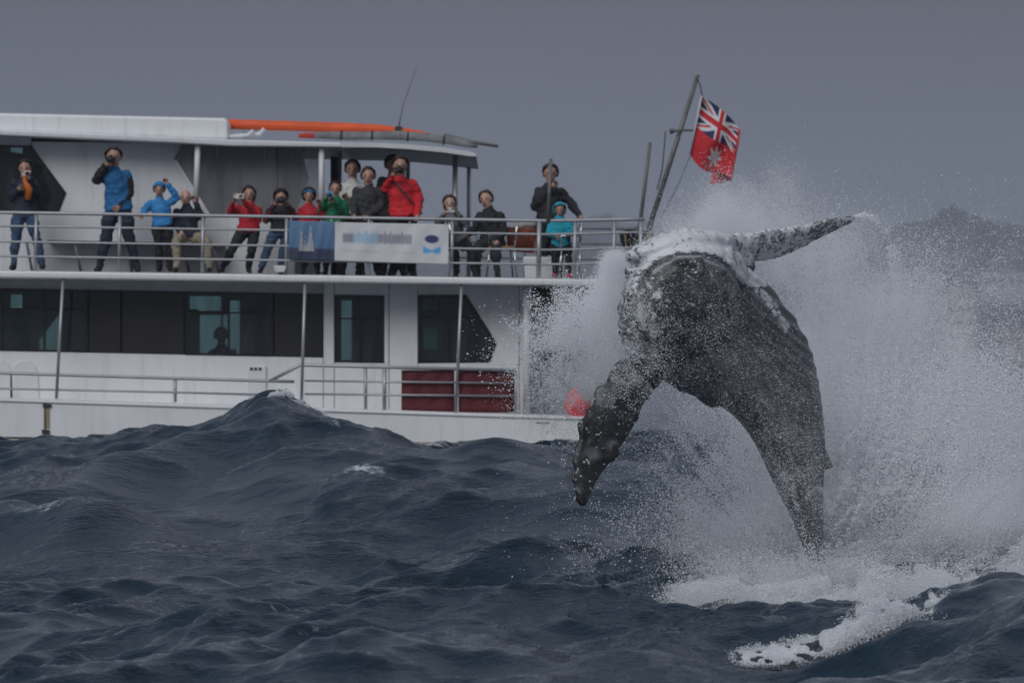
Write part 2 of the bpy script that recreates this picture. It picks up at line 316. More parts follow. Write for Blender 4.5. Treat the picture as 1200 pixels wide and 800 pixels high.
def sea_material():
    m = bpy.data.materials.new('sea_water'); m.use_nodes = True
    t = m.node_tree; n = t.nodes; l = t.links; b = n['Principled BSDF']
    b.inputs['IOR'].default_value = 1.34; b.inputs['Roughness'].default_value = 0.07
    c = n.new('ShaderNodeTexCoord')
    def noise(scale, vec, detail=4):
        mr0 = n.new('ShaderNodeMapping'); mr0.inputs['Rotation'].default_value = (0, 0, R(37)); l.new(c.outputs['Object'], mr0.inputs[0])
        mp = n.new('ShaderNodeMapping'); mp.inputs['Scale'].default_value = vec; l.new(mr0.outputs[0], mp.inputs[0])
        z = n.new('ShaderNodeTexNoise'); z.inputs['Scale'].default_value = scale; z.inputs['Detail'].default_value = detail; z.inputs['Roughness'].default_value = 0.6
        l.new(mp.outputs[0], z.inputs['Vector']); return z.outputs['Fac']
    z0 = noise(0.45, (1.0, 0.35, 1.0), 4); gm = n.new('ShaderNodeMapRange'); gm.inputs['From Min'].default_value = 0.38; gm.inputs['From Max'].default_value = 0.66; gm.inputs['To Min'].default_value = 0.3; gm.inputs['To Max'].default_value = 1.0; l.new(z0, gm.inputs['Value'])
    z1 = noise(6.0, (1.0, 0.22, 1.0)); z2 = noise(26, (1.0, 0.18, 1.0), 3)
    def ridged(z, pw):
        k1_ = n.new('ShaderNodeMath'); k1_.operation = 'MULTIPLY_ADD'; l.new(z, k1_.inputs[0]); k1_.inputs[1].default_value = 2; k1_.inputs[2].default_value = -1
        k2_ = n.new('ShaderNodeMath'); k2_.operation = 'ABSOLUTE'; l.new(k1_.outputs[0], k2_.inputs[0])
        k3_ = n.new('ShaderNodeMath'); k3_.operation = 'SUBTRACT'; k3_.inputs[0].default_value = 1; l.new(k2_.outputs[0], k3_.inputs[1]); return k3_.outputs[0]
    z1 = ridged(z1, 1); z2 = ridged(z2, 1)
    b1 = n.new('ShaderNodeBump'); b1.inputs['Strength'].default_value = 0.5; b1.inputs['Distance'].default_value = 0.04; l.new(z1, b1.inputs['Height']); l.new(gm.outputs[0], b1.inputs['Strength'])
    b2 = n.new('ShaderNodeBump'); b2.inputs['Strength'].default_value = 0.45; b2.inputs['Distance'].default_value = 0.014; l.new(z2, b2.inputs['Height']); l.new(gm.outputs[0], b2.inputs['Strength']); l.new(b1.outputs[0], b2.inputs['Normal'])
    l.new(b2.outputs[0], b.inputs['Normal'])
    fa = n.new('ShaderNodeAttribute'); fa.attribute_name = 'foam'
    lace = noise(9, (1, 0.8, 1), 8); lace2 = noise(1.5, (1, 0.8, 1), 6)
    ad = n.new('ShaderNodeMath'); ad.operation = 'ADD'; l.new(fa.outputs['Fac'], ad.inputs[0]); l.new(lace, ad.inputs[1])
    ad2 = n.new('ShaderNodeMath'); ad2.operation = 'MULTIPLY_ADD'; l.new(lace2, ad2.inputs[0]); ad2.inputs[1].default_value = 0.5; l.new(ad.outputs[0], ad2.inputs[2])
    r = n.new('ShaderNodeMapRange'); r.inputs['From Min'].default_value = 1.12; r.inputs['From Max'].default_value = 1.55; r.interpolation_type = 'SMOOTHSTEP'
    l.new(ad2.outputs[0], r.inputs['Value'])
    gt = n.new('ShaderNodeMath'); gt.operation = 'MULTIPLY'; l.new(r.outputs[0], gt.inputs[0])
    th = n.new('ShaderNodeMapRange'); th.inputs['From Min'].default_value = 0.05; th.inputs['From Max'].default_value = 0.3; l.new(fa.outputs['Fac'], th.inputs['Value']); l.new(th.outputs[0], gt.inputs[1])
    col = n.new('ShaderNodeMix'); col.data_type = 'RGBA'; col.inputs['A'].default_value = (0.006, 0.025, 0.047, 1); col.inputs['B'].default_value = (0.72, 0.75, 0.78, 1)
    l.new(gt.outputs[0], col.inputs['Factor']); l.new(col.outputs['Result'], b.inputs['Base Color'])
    ro = n.new('ShaderNodeMapRange'); ro.inputs['To Min'].default_value = 0.045; ro.inputs['To Max'].default_value = 0.8; l.new(gt.outputs[0], ro.inputs['Value']); l.new(ro.outputs[0], b.inputs['Roughness'])
    return m
me.materials.append(sea_material())

# ------------------------------------------------------------------ far coast
CY = 4400.0
def coast():
    pxs = np.linspace(-900, 2200, 380)
    top = 268 + 9 * np.sin(pxs / 190) + 8 * np.sin(pxs / 73 + 1) + 26 * sstep(560, 100, pxs) + 10 * np.exp(-((pxs - 1165) / 60) ** 2) * -1.2
    prof = [0.0, 0.35, 0.62, 0.85, 0.97, 1.0, 0.9]
    rows = []
    for k, f in enumerate(prof):
        Y = CY + k * 70
        zz = (EYE + (HOR - top) / FPX * CY) * f - (2 if k == 0 else 0)
        nz = vnoise(np.stack([pxs / 30, np.full_like(pxs, k * 1.7), 0 * pxs], 1), 5) * 10 * f
        rows.append(np.stack([(pxs - 600) / FPX * CY, np.full_like(pxs, Y), zz + nz], 1))
    V = np.concatenate(rows); n = len(pxs)
    F = [(k * n + i, k * n + i + 1, (k + 1) * n + i + 1, (k + 1) * n + i) for k in range(len(prof) - 1) for i in range(n - 1)]
    me = bpy.data.meshes.new('headland'); me.from_pydata(V.tolist(), [], F); me.update()
    me.materials.append(mat('headland_scrub', (0.045, 0.055, 0.045), 0.95, var=0.5, vscale=0.05))
    o = bpy.data.objects.new('headland', me); COL.objects.link(o); tag(o, kind='structure')
    # woodland along the ridge: one mass of leafy clumps
    g = np.random.default_rng(4); bm = bmesh.new()
    for i in range(420):
        px = g.uniform(-300, 1500); tt = np.interp(px, pxs, top)
        k = g.uniform(0.45, 1.0); z = (EYE + (HOR - tt) / FPX * CY) * k
        Y = CY + np.interp(k, prof[:6], np.arange(6) * 70)
        s = g.uniform(3.6, 8.0) * (1.7 if abs(px - 1165) < 28 and k > 0.85 else 1)
        mtx = Matrix.Translation((xa(px, CY), Y, z + s * 0.5)) @ Matrix.Rotation(g.uniform(0, 6), 4, 'Z') @ Matrix.Diagonal((s * g.uniform(.8, 1.4), s, s * g.uniform(.7, 1.2), 1))
        r = bmesh.ops.create_icosphere(bm, subdivisions=2, radius=1, matrix=mtx)
        for v in r['verts']: v.co += Vector(g.normal(0, 0.16 * s, 3))
    o = obj('woodland', bm, mat('woodland_leaves', (0.03, 0.042, 0.03), 0.95, var=0.5, vscale=0.2)); tag(o, 'dark belt of coastal trees along the far headland ridge', 'woodland', kind='stuff')
    pale = mat('pale_render', (0.58, 0.52, 0.38), 0.8, var=0.1); grey = mat('grey_render', (0.42, 0.42, 0.44), 0.8, var=0.1); brick = mat('brick_render', (0.38, 0.24, 0.18), 0.85)
    roofm = mat('far_roof', (0.12, 0.10, 0.10), 0.8); win = mat('far_window', (0.03, 0.035, 0.045), 0.2)
    for (px, py0, py1, wd, m, lab) in [(1125, 338, 402, 34, pale, 'tall cream apartment block on the hazy headland beyond the splash'),
                                       (1190, 388, 425, 26, brick, 'low brick coloured house on the hazy shore beside the cream block'),
                                       (1062, 322, 350, 90, grey, 'long grey low building on the hazy slope above the cream block'),
                                       (1180, 318, 340, 60, grey, 'small grey flat roofed building high on the hazy slope')]:
        Y = CY - 20 if py0 > 330 else CY + 30
        b0 = P(px, py1 + 6, Y); e = empty('apartment_building' if wd == 34 else 'house', b0); tag(e, lab, 'building')
        x0, x1 = px - wd / 2, px + wd / 2
        wl = pr(e, 'wall', [(x0, py0), (x1, py0), (x1, py1 + 14), (x0, py1 + 14)], Y, Y + 12, m)
        pr(e, 'roof', [(x0 - 2, py0 - 3), (x1 + 2, py0 - 3), (x1 + 2, py0), (x0 - 2, py0)], Y - 0.5, Y + 12.5, roofm)
        ns = max(1, int((py1 - py0) / 13)); nc = max(2, int(wd / 10))
        for i in range(ns):
            for j in range(nc):
                cx = x0 + (j + 0.5) * wd / nc; cyy = py0 + (i + 0.5) * (py1 - py0) / ns
                pr(e, 'window', [(cx - 2.6, cyy - 3), (cx + 2.6, cyy - 3), (cx + 2.6, cyy + 3), (cx - 2.6, cyy + 3)], Y - 0.06, Y + 0.1, win)
coast()

# ------------------------------------------------------------------ the tour boat
BY = 85.0
boat = empty('tour_boat', P(200, 515, BY + 3.5)); tag(boat, 'white two deck whale watching boat with railed decks and dark windows', 'boat')
def ln(x0, y0, x1, y1):
    return lambda x: y0 + (y1 - y0) * (x - x0) / (x1 - x0)
def band(top, bot, x0, x1): return [(x0, top(x0)), (x1, top(x1)), (x1, bot(x1)), (x0, bot(x0))]
decktop = ln(0, 317, 650, 326.5); deckbot = ln(0, 325.5, 650, 334.5)
hulltop = ln(0, 466, 660, 487)
wtop = ln(0, 337.5, 354, 343.6); wbot = ln(0, 411, 354, 418.5)
LX = -330    # the boat runs on past the left edge of the picture
# hull
hull = pr(boat, 'hull', [(LX - 90, 452), (0, 466), (340, 476.5), (662, 487), (700, 488.5), (702, 560), (LX, 560)], BY, BY + 7, M['white'], 0.05)
pt_tube(boat, 'rub_rail', [P(x, hulltop(x) + 3, BY - 0.005) for x in (LX - 60, 0, 340, 662, 699)], 0.022, M['white2'])
pt_tube(boat, 'boot_stripe', [P(LX - 20, 511.5, BY), P(0, 512.5, BY), P(55, 513.2, BY)], 0.014, M['rubber'])
pr(boat, 'waterline_band', [(LX, 513), (0, 514.6), (220, 516), (702, 519), (702, 523), (LX, 521)], BY - 0.012, BY + 0.2, M['rust'])
gate = pt_tube(boat, 'gate_seam', [P(53.5, 472, BY - 0.002), P(53.2, 511, BY - 0.002)], 0.012, M['rubber'])
pr(gate, 'hinge', [(50, 473), (60, 473.4), (60, 477), (50, 476.6)], BY - 0.03, BY + 0.02, M['rubber'])
pr(gate, 'hinge', [(49, 503), (58, 503.4), (58, 508), (49, 507.6)], BY - 0.03, BY + 0.02, M['rubber'])
pr(boat, 'gate_plate', [(51, 477.6), (58.5, 477.8), (58.5, 502), (51, 501.6)], BY - 0.008, BY + 0.02, M['rust'])
for x in (116, 189):
    pr(boat, 'exhaust_outlet', [(x - 14, 510), (x - 10, 508.5), (x + 12, 509), (x + 14, 511), (x + 13, 517), (x - 13, 516)], BY - 0.14, BY + 0.05, M['rubber'], 0.02)
pr(boat, 'name_plate', [(628, 494), (644, 494.4), (644, 496.2), (628, 495.8)], BY - 0.006, BY + 0.02, M['grey'])
# cabin on the main deck
CW = BY + 0.95
pr(boat, 'cabin_wall', [(LX, wbot(LX)), (0, 411), (354, 418.5), (378.5, 419), (378.5, 484), (LX, 484)], CW, CW + 0.1, M['white'])
pr(boat, 'cabin_wall', band(ln(0, 324, 650, 333), ln(0, 337.5, 354, 343.6), LX, 378.5), CW, CW + 0.1, M['grey_shade'])  # strip painted grey to put in the shade under the deck overhang
def wall_panel(pts): pr(boat, 'wall_panel', pts, CW, CW + 0.1, M['white'], 0.008)
wall_panel([(379.2, 330), (391.5, 330.2), (391.5, 486), (379.2, 486)])
wall_panel([(392.2, 330), (455.5, 331), (455.5, 346.3), (392.2, 345.3)])
wall_panel([(392.2, 424.6), (455.5, 425.6), (455.5, 486), (392.2, 486)])
wall_panel([(450.2, 346.5), (455.5, 346.6), (455.5, 425.4), (450.2, 425.2)])
wall_panel([(456.3, 331), (489.5, 331.5), (489.5, 486), (456.3, 486)])
wall_panel([(490, 331.5), (608, 333.5), (608, 486), (490, 486), (490, 425.6), (574.5, 424.8), (582.5, 402), (546.5, 345.5), (490, 345.5)])
pr(boat, 'corner_pillar', [(609, 333), (622, 333), (617, 352), (617, 487), (609, 487)], CW - 0.02, CW + 0.3, M['white2'])
pr(boat, 'aft_bulkhead', [(622, 334), (735, 336), (735, 425), (622, 423)], CW + 1.2, CW + 1.3, M['panel'])
pr(boat, 'aft_bulkhead', [(617, 423), (735, 425), (735, 489), (617, 489)], CW + 1.15, CW + 1.3, M['grey_shade'])
pr(boat, 'cabin_end', [(608.5, 335), (610, 335), (610, 487), (608.5, 487)], CW + 0.3, BY + 6, M['white2'])
pr(boat, 'main_deck', [(LX - 40, 478), (700, 492), (700, 496), (LX - 40, 482)], BY + 0.06, BY + 6.9, M['deckp'])
# dark band of windows
def window(x0, x1, cols, rows, tp, bt, glassm, depth=CW - 0.012):
    """black frame with real bars and one pane in each opening"""
    bm = bmesh.new(); e = 2.6
    def bar(a, b, c, d): prism(bm, [(a, tp(a) + b), (c, tp(c) + b), (c, tp(c) + d), (a, tp(a) + d)], depth, depth + 0.06)
    hgt = bt((x0 + x1) / 2) - tp((x0 + x1) / 2)
    bar(x0, 0, x1, e); bar(x0, hgt - e, x1, hgt)
    xs = [x0] + cols + [x1]
    for i, x in enumerate(xs):
        ww = e if 0 < i < len(xs) - 1 else e
        a = x if i == 0 else (x - e if i == len(xs) - 1 else x - e / 2)
        prism(bm, [(a, tp(a) + e), (a + e, tp(a + e) + e), (a + e, tp(a + e) + hgt - e), (a, tp(a) + hgt - e)], depth + 0.002, depth + 0.06)
    for rr in rows:
        for xa_, xb_ in zip(xs, xs[1:]):
            a_, b_ = xa_ + e / 2 + (e / 2 if xa_ == x0 else 0), xb_ - e / 2 - (e / 2 if xb_ == x1 else 0)
            prism(bm, [(a_, tp(a_) + rr), (b_, tp(b_) + rr), (b_, tp(b_) + rr + 2.2), (a_, tp(a_) + rr + 2.2)], depth + 0.004, depth + 0.06)
    f = obj('window', bm, M['black'], boat)
    ry = [0] + rows + [hgt]
    for a_, b_ in zip(xs, xs[1:]):
        for c_, d_ in zip(ry, ry[1:]):
            prx = [(a_ + 1, tp(a_) + c_ + 1), (b_ - 1, tp(b_) + c_ + 1), (b_ - 1, tp(b_) + d_ - 0.5), (a_ + 1, tp(a_) + d_ - 0.5)]
            pr(f, 'pane', prx, depth + 0.03, depth + 0.036, glassm)
    return f
window(-90, 103, [-44, 2, 52], [22.5], wtop, wbot, M['glass'])
window(217, 320.5, [268], [22.8], wtop, wbot, M['glass'])
for a_, b_ in ((-330, -92), (104, 141.5), (142.5, 215.8), (321.6, 378.5)):
    pr(boat, 'window_blank', [(a_, wtop(a_)), (b_, wtop(b_)), (b_, wbot(b_)), (a_, wbot(a_))], CW - 0.012, CW + 0.05, M['panel'], 0.012)
window(392.2, 450, [421.5], [26], ln(392, 345.6, 450, 346.4), ln(392, 424, 450, 425), M['glass'])
# five sided aft window
bm = bmesh.new()
op = [(490, 346), (546, 346), (582, 402), (574, 424.3), (490, 425)]
ip = [(493, 349), (544.3, 349), (578.2, 402.3), (571.6, 421.4), (493, 422)]
for i in range(5):
    j = (i + 1) % 5; prism(bm, [op[i], op[j], ip[j], ip[i]], CW - 0.012, CW + 0.05)
prism(bm, [(493, 370), (557, 371.5), (558, 373.2), (493, 372.2)], CW - 0.006, CW + 0.05)
prism(bm, [(524.5, 373.2), (527, 373.2), (527, 422), (524.5, 422)], CW - 0.004, CW + 0.05)
f5 = obj('window', bm, M['black'], boat)
pr(f5, 'pane', [(492, 348), (545, 348), (579, 402.3), (572.5, 422), (492, 423)], CW + 0.02, CW + 0.026, M['glass'])
M['paper'] = mat('paper_notice', (0.55, 0.56, 0.58), 0.8); M['teal_paper'] = mat('teal_notice', (0.16, 0.40, 0.42), 0.7)
pr(f5, 'notice', [(495.5, 350.5), (513, 350.8), (513, 363), (495.5, 362.8)], CW + 0.03, CW + 0.034, M['paper'])
pr(f5, 'notice', [(496.5, 385), (512, 385), (512, 409), (496.5, 409)], CW + 0.03, CW + 0.034, M['teal_paper'])
# interior seen through the tinted panes: dark bulkhead with openings to the far side
bm = bmesh.new(); IY = CW + 2.0
def seg(x0, x1, y0, y1): prism(bm, [(x0, y0), (x1, y0), (x1, y1), (x0, y1)], IY, IY + 0.08)
seg(-330, 220, 322, 345); seg(220, 608, 325, 347)
seg(-330, 12, 345, 362); seg(26, 220, 345, 362); seg(-330, 46, 362, 420); seg(69, 232, 362, 424); prism(bm, [(46, 362), (69, 362), (69, 368), (46, 398)], IY, IY + 0.08)
seg(220, 222, 347, 362); seg(259, 268, 347, 368); seg(281, 398, 347, 426); seg(222, 268, 364, 369); seg(400, 412, 347, 352)
seg(412, 608, 347, 426); seg(398, 400, 347, 426); seg(232, 234, 369, 424); seg(259, 261, 369, 424); seg(268, 281, 347, 352); seg(-330, 608, 426, 487); seg(46, 69, 414, 426); seg(69, 398, 424, 426)
obj('interior_bulkhead', bm, mat('saloon_lining', (0.30, 0.31, 0.31), 0.8), boat)
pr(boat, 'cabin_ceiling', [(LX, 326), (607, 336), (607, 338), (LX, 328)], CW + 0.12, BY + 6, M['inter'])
# vents and mouldings on the wall
v = pr(boat, 'wall_vent', [(290, 428), (312, 428.6), (312, 466), (290, 466)], CW - 0.05, CW + 0.01, M['white2'], 0.02)
for i in range(3): pr(v, 'slot', [(293 + i * 5, 430.5), (296.4 + i * 5, 430.5), (296.4 + i * 5, 434), (293 + i * 5, 434)], CW - 0.056, CW - 0.03, M['rubber'])
for cx in (-2, 28):
    arch = [(cx - 17, 470), (cx - 17, 438), (cx - 13, 428), (cx - 5, 422), (cx + 6, 422), (cx + 13, 428), (cx + 17, 440), (cx + 18, 470)]
    pr(boat, 'moulded_hatch', arch, CW - 0.03, CW + 0.01, M['white2'], 0.015)
# upper deck slab and its stanchions
pr(boat, 'upper_deck', [(LX - 40, decktop(LX - 40)), (742, decktop(742)), (742, deckbot(742)), (LX - 40, deckbot(LX - 40))], BY - 0.05, BY + 6.9, M['white'], 0.03)
pr(boat, 'deck_surface', [(LX - 30, decktop(LX - 30) - 0.5), (738, decktop(738) - 0.5), (738, decktop(738)), (LX - 30, decktop(LX - 30))], BY + 0.1, BY + 6.8, M['deckp'])
for x0, x1, yb in ((74, 66, 465), (357.5, 353, 477), (541, 534, 483)):
    pt_tube(boat, 'stanchion', [P(x0, deckbot(x0) - 2, BY + 0.04), P(x1, yb + 2, BY + 0.04)], 0.024, M['steel'])
# main deck rail
RY = BY + 0.06
def rail(pts, r=0.024, Y=RY): pt_tube(boat, 'rail', [P(x, y, Y) for x, y in pts], r, M['steel'])
rail([(-330, 429), (0, 437), (205, 443.2), (318, 446.4), (345, 447)]); rail([(-330, 449), (0, 455), (68, 456.5), (205, 459.5), (345, 463.5)], 0.017)
rail([(316, 446.3), (352, 427.5), (450, 430), (604, 434)], 0.026); rail([(357, 446), (604, 449)], 0.017); rail([(357, 461.5), (604, 464)], 0.017)
for x, y0, y1 in ((205.5, 443, 471), (428.5, 430, 480), (450.5, 430, 481), (604.5, 434, 486), (-110, 434, 463)):
    pt_tube(boat, 'rail_post', [P(x, y0, RY + 0.01), P(x, y1, RY + 0.01)], 0.024 if x != 450.5 else 0.03, M['steel'])
pt_tube(boat, 'pillar', [P(617, 348, BY + 0.5), P(617, 487, BY + 0.5)], 0.05, M['white2'])
for a_, b_ in ((470.5, 532.5), (537.5, 602.5)):
    bm = bmesh.new(); nx, nz = 14, 8; g = []
    for i in range(nx + 1):
        for j in range(nz + 1):
            x = a_ + (b_ - a_) * i / nx; y = 433.5 + 0.006 * (x - 470) + (49.3) * j / nz
            q = P(x, y, RY + 0.06); q.y += 0.012 * math.sin(i * 1.3 + j * 0.4) + 0.008 * math.sin(j * 2 + i); g.append(bm.verts.new(q))
    for i in range(nx):
        for j in range(nz): bm.faces.new((g[i * (nz + 1) + j], g[(i + 1) * (nz + 1) + j], g[(i + 1) * (nz + 1) + j + 1], g[i * (nz + 1) + j + 1]))
    o = obj('rail_canvas', bm, M['maroon'], boat, True); s = o.modifiers.new('thick', 'SOLIDIFY'); s.thickness = 0.006
# upper deck rail
r1 = ln(0, 249, 640, 258.8)
for dy, r in ((0, 0.026), (15.8, 0.017), (34, 0.017), (51, 0.017)):
    rail([(LX, r1(LX) + dy), (0, r1(0) + dy), (640, r1(640) + dy), (674, r1(660) + dy - 0.8), (735, r1(660) + dy - 2.0 - dy * 0.03), (756, r1(660) + dy - 2.2 - dy * 0.03)], r)
for x in (-250, -153, -56, 41.5, 139.5, 237, 335, 431.5, 529, 631, 673, 719, 750):
    pt_tube(boat, 'rail_post', [P(x + 1, r1(min(x, 660)), RY + 0.012), P(x, decktop(x) + 1, RY + 0.012)], 0.028 if x not in (631,) else 0.036, M['steel'])
# far side rail
for dy in (0, 18, 36):
    pt_tube(boat, 'rail', [P(LX, 256 + dy, BY + 6.8), P(400, 264 + dy, BY + 6.8), P(745, 268 + dy, BY + 6.8)], 0.022, M['steel'])
for x in range(420, 760, 65): pt_tube(boat, 'rail_post', [P(x, 265, BY + 6.81), P(x, 325, BY + 6.81)], 0.022, M['steel'])
for dy in (0, 18, 36):
    pt_tube(boat, 'rail', [P(752, 257.5 + dy, RY), P(745, 268 + dy, BY + 6.8)], 0.02, M['steel'])
lamp = pr(boat, 'rail_fitting', [(321, 311), (335, 311.2), (335, 314), (333, 319), (323, 319), (321, 314)], BY - 0.08, BY + 0.02, M['white2'], 0.01)
# upper cabin
UY = BY + 1.65
pr(boat, 'upper_cabin_wall', [(37.5, 166), (214, 168), (203.5, 187), (241.5, 251), (68.5, 251), (77.8, 226), (37.5, 171.5)], UY, UY + 0.08, M['white'])
pr(boat, 'upper_cabin_wall', band(ln(0, 249.5, 340, 252), ln(0, 318, 340, 322), LX, 345), UY - 0.003, UY + 0.08, M['white2'])
pr(boat, 'upper_cabin_wall', [(LX, 150), (36.5, 158), (36.5, 170.5), (LX, 163)], UY, UY + 0.08, M['white'])
bm = bmesh.new(); op = [(LX, 164), (36.8, 170.8), (77.5, 226), (68.3, 249), (LX, 247.5)]; ip = [(LX + 3, 166.5), (35.4, 173), (74, 225.7), (66.4, 246.4), (LX + 3, 245)]
for i in range(5):
    j = (i + 1) % 5; prism(bm, [op[i], op[j], ip[j], ip[i]], UY - 0.02, UY + 0.06)
fw = obj('window', bm, M['black'], boat)
pr(fw, 'pane', [(LX + 1, 165), (36, 172), (76, 226), (67.5, 248), (LX + 1, 246)], UY + 0.02, UY + 0.026, M['glass'])
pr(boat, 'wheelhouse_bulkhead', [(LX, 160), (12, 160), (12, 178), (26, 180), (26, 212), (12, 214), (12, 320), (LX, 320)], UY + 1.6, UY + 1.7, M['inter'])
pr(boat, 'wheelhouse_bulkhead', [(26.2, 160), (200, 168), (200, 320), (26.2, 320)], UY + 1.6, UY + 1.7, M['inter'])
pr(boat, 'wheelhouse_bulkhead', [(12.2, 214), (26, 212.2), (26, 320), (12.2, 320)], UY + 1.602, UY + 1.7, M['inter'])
pr(boat, 'lounge_bulkhead', [(200, 168), (318, 172), (318, 252), (200, 250)], UY + 2.6, UY + 2.66, M['grey_shade'])
pr(boat, 'lounge_bulkhead', [(318.5, 172), (352, 173), (362, 210), (345, 252), (318.5, 252)], UY + 2.62, UY + 2.68, M['grey'])
pr(boat, 'lounge_base', [(200, 251), (375, 254), (375, 323), (200, 320)], UY + 2.6, UY + 2.7, M['white2'])
pr(boat, 'roof', [(LX, 127.5), (0, 132.5), (262, 138.3), (267, 140), (267, 163.5), (0, 154), (LX, 143)], BY + 1.3, BY + 6.2, M['white'], 0.04)
pr(boat, 'roof_edge', [(LX, 139), (0, 152.5), (200, 160.5), (268, 163.5), (400, 167), (400, 172.5), (268, 171), (200, 167), (0, 158.5), (LX, 145)], BY + 1.0, BY + 6.4, M['white2'], 0.02)
bm = bmesh.new(); prev = None
top_c = [(400, 166.5), (440, 167.2), (480, 169.2), (520, 172.8), (550, 177.3), (558, 180)]
bot_c = [(558, 183.2), (548, 182.6), (520, 178.6), (480, 174.8), (440, 172.6), (400, 172.3)]
prism(bm, top_c + bot_c, BY + 0.6, BY + 6.4); obj('canopy', bm, M['canopy'], boat)
cr_ = M['steel']
for x0, y0, x1, y1, Y, r in ((232, 165, 229.5, 238, UY - 0.5, 0.045), (377, 170, 376.5, 252, UY - 0.5, 0.045), (398.5, 170, 397, 322, UY + 1.2, 0.03), (478, 172, 477.5, 323, BY + 5.5, 0.035), (533.5, 178, 533, 324, BY + 1.4, 0.04), (549.5, 180, 549, 325, BY + 5.6, 0.032), (391.5, 178, 392, 322, BY + 5.2, 0.06)):
    pt_tube(boat, 'canopy_post', [P(x0, y0, Y), P(x1, y1, Y)], r, M['white2'] if r == 0.045 else (M['rubber'] if r == 0.06 else M['steel']))
vy = pr(boat, 'clear_curtain', [(214, 168.5), (376, 172.5), (376, 252), (242, 251), (204, 187)], UY - 0.03, UY - 0.026, M['vinyl'])
pt_tube(vy, 'seam', [P(325, 172, UY - 0.034), P(324, 252, UY - 0.034)], 0.012, M['grey'])
pt_tube(vy, 'strap', [P(255.5, 171, UY - 0.05), P(255, 184, UY - 0.05)], 0.014, M['paper'])
pt_tube(vy, 'strap', [P(310.5, 172, UY - 0.05), P(310, 188, UY - 0.05)], 0.014, M['paper'])
pr(boat, 'curtain_flap', [(241.5, 251), (203.5, 188), (206.5, 187), (246, 251)], UY - 0.05, UY - 0.036, M['white'])
# bench along the cabin side
bn = pr(boat, 'bench', [(55, 281), (262, 285.5), (262, 289), (55, 284.5)], UY - 0.5, UY - 0.01, M['grey'])
for x in (31, 88, 148, 215, 250):
    pt_tube(bn, 'bench_leg', [P(x, 283 + 0.02 * x, UY - 0.45), P(x + 7, 319 + 0.01 * x, UY - 0.1)], 0.022, M['steel'])
# masts, aerials and poles
pt_tube(boat, 'flag_staff', [P(757, 279, BY + 0.5), P(818, 88, BY + 0.5)], [0.042, 0.034], M['alu'], 10)
pt_tube(boat, 'cleat', [P(786, 154, BY + 0.45), P(793, 152.5, BY + 0.4), P(813, 153, BY + 0.4)], [0.045, 0.02, 0.012], M['alu'])
pt_tube(boat, 'halyard', [P(816, 92, BY + 0.42), P(820, 98, BY + 0.4), P(823, 113, BY + 0.36)], 0.009, M['rubber'])
pt_tube(boat, 'halyard', [P(809, 182, BY + 0.36), P(797, 212, BY + 0.4), P(775, 255, BY + 0.42)], 0.005, M['rubber'])
pt_tube(boat, 'halyard', [P(780, 154, BY + 0.42), P(776, 200, BY + 0.44), P(770, 222, BY + 0.46)], 0.009, M['rubber'])
pt_tube(boat, 'aft_pole', [P(748, 279, BY + 1.4), P(762, 167, BY + 1.4)], [0.03, 0.026], M['alu'])
pt_tube(boat, 'rod_post', [P(642, 262, RY - 0.05), P(645.5, 186, RY - 0.05)], [0.03, 0.026], M['alu'])
an = pr(boat, 'aerial', [(463, 148), (471, 148.3), (471.5, 154), (462.5, 153.6)], BY + 2.0, BY + 2.12, M['rubber'])
pt_tube(an, 'whip', [P(467, 149, BY + 2.06), P(473, 121, BY + 2.06), P(488, 80, BY + 2.06)], [0.012, 0.01, 0.006], M['grey'])
pt_tube(boat, 'boom', [P(520, 160, BY + 1.8), P(556, 167, BY + 1.8), P(584, 171.5, BY + 1.8)], [0.05, 0.03, 0.022], M['alu'])
pt_tube(boat, 'roof_pipe', [P(268, 160, BY + 1.4), P(290, 158.5, BY + 1.4), P(297, 153, BY + 1.4)], 0.03, M['white2'])
pt_tube(boat, 'roof_pipe', [P(285, 159.5, BY + 1.5), P(304, 157.5, BY + 1.5), P(310, 151, BY + 1.5)], 0.035, M['white2'])
# stuff carried on the roof
bm = bmesh.new(); tube(bm, [P(x, y, BY + 2.3) for x, y in ((267.5, 145.6), (300, 146.6), (400, 149.6), (440, 151), (470, 153.3), (492, 156.2), (506, 158.2))], [0.078, 0.08, 0.08, 0.07, 0.055, 0.038, 0.016], 10)
tag(obj('rescue_float', bm, M['orange'], None, True), 'long tapering orange rescue float lying along the cabin roof', 'float')
bm = bmesh.new(); tube(bm, [P(x, y, BY + 1.35) for x, y in ((350, 159.5), (358, 158.8), (374, 159.5))], [0.03, 0.042, 0.04], 10)
tag(obj('stuff_bag', bm, mat('red_bag', (0.5, 0.04, 0.02), 0.7), None, True), 'small red cloth bag tucked under the orange float on the roof', 'bag')
bm = bmesh.new(); pp = [(368, 159), (385, 158), (410, 158.6), (440, 158.8), (470, 159.6), (500, 161.5), (525, 165), (548, 168.8), (560, 171.5)]
tube(bm, [P(x, y + 0.7 * math.sin(x), BY + 1.35) for x, y in pp], [0.045, 0.06, 0.066, 0.06, 0.072, 0.064, 0.055, 0.045, 0.02], 12)
aw = obj('rolled_awning', bm, M['grey'], None, True); tag(aw, 'rolled grey cloth awning lashed along the canopy edge', 'awning')
for x in (400, 436, 478, 520):
    y = np.interp(x, [q[0] for q in pp], [q[1] for q in pp])
    bm = bmesh.new(); tube(bm, [P(x - 1, y, BY + 1.35), P(x + 1, y + 0.1, BY + 1.35)], 0.078, 12); obj('tie', bm, M['rubber'], aw, True)

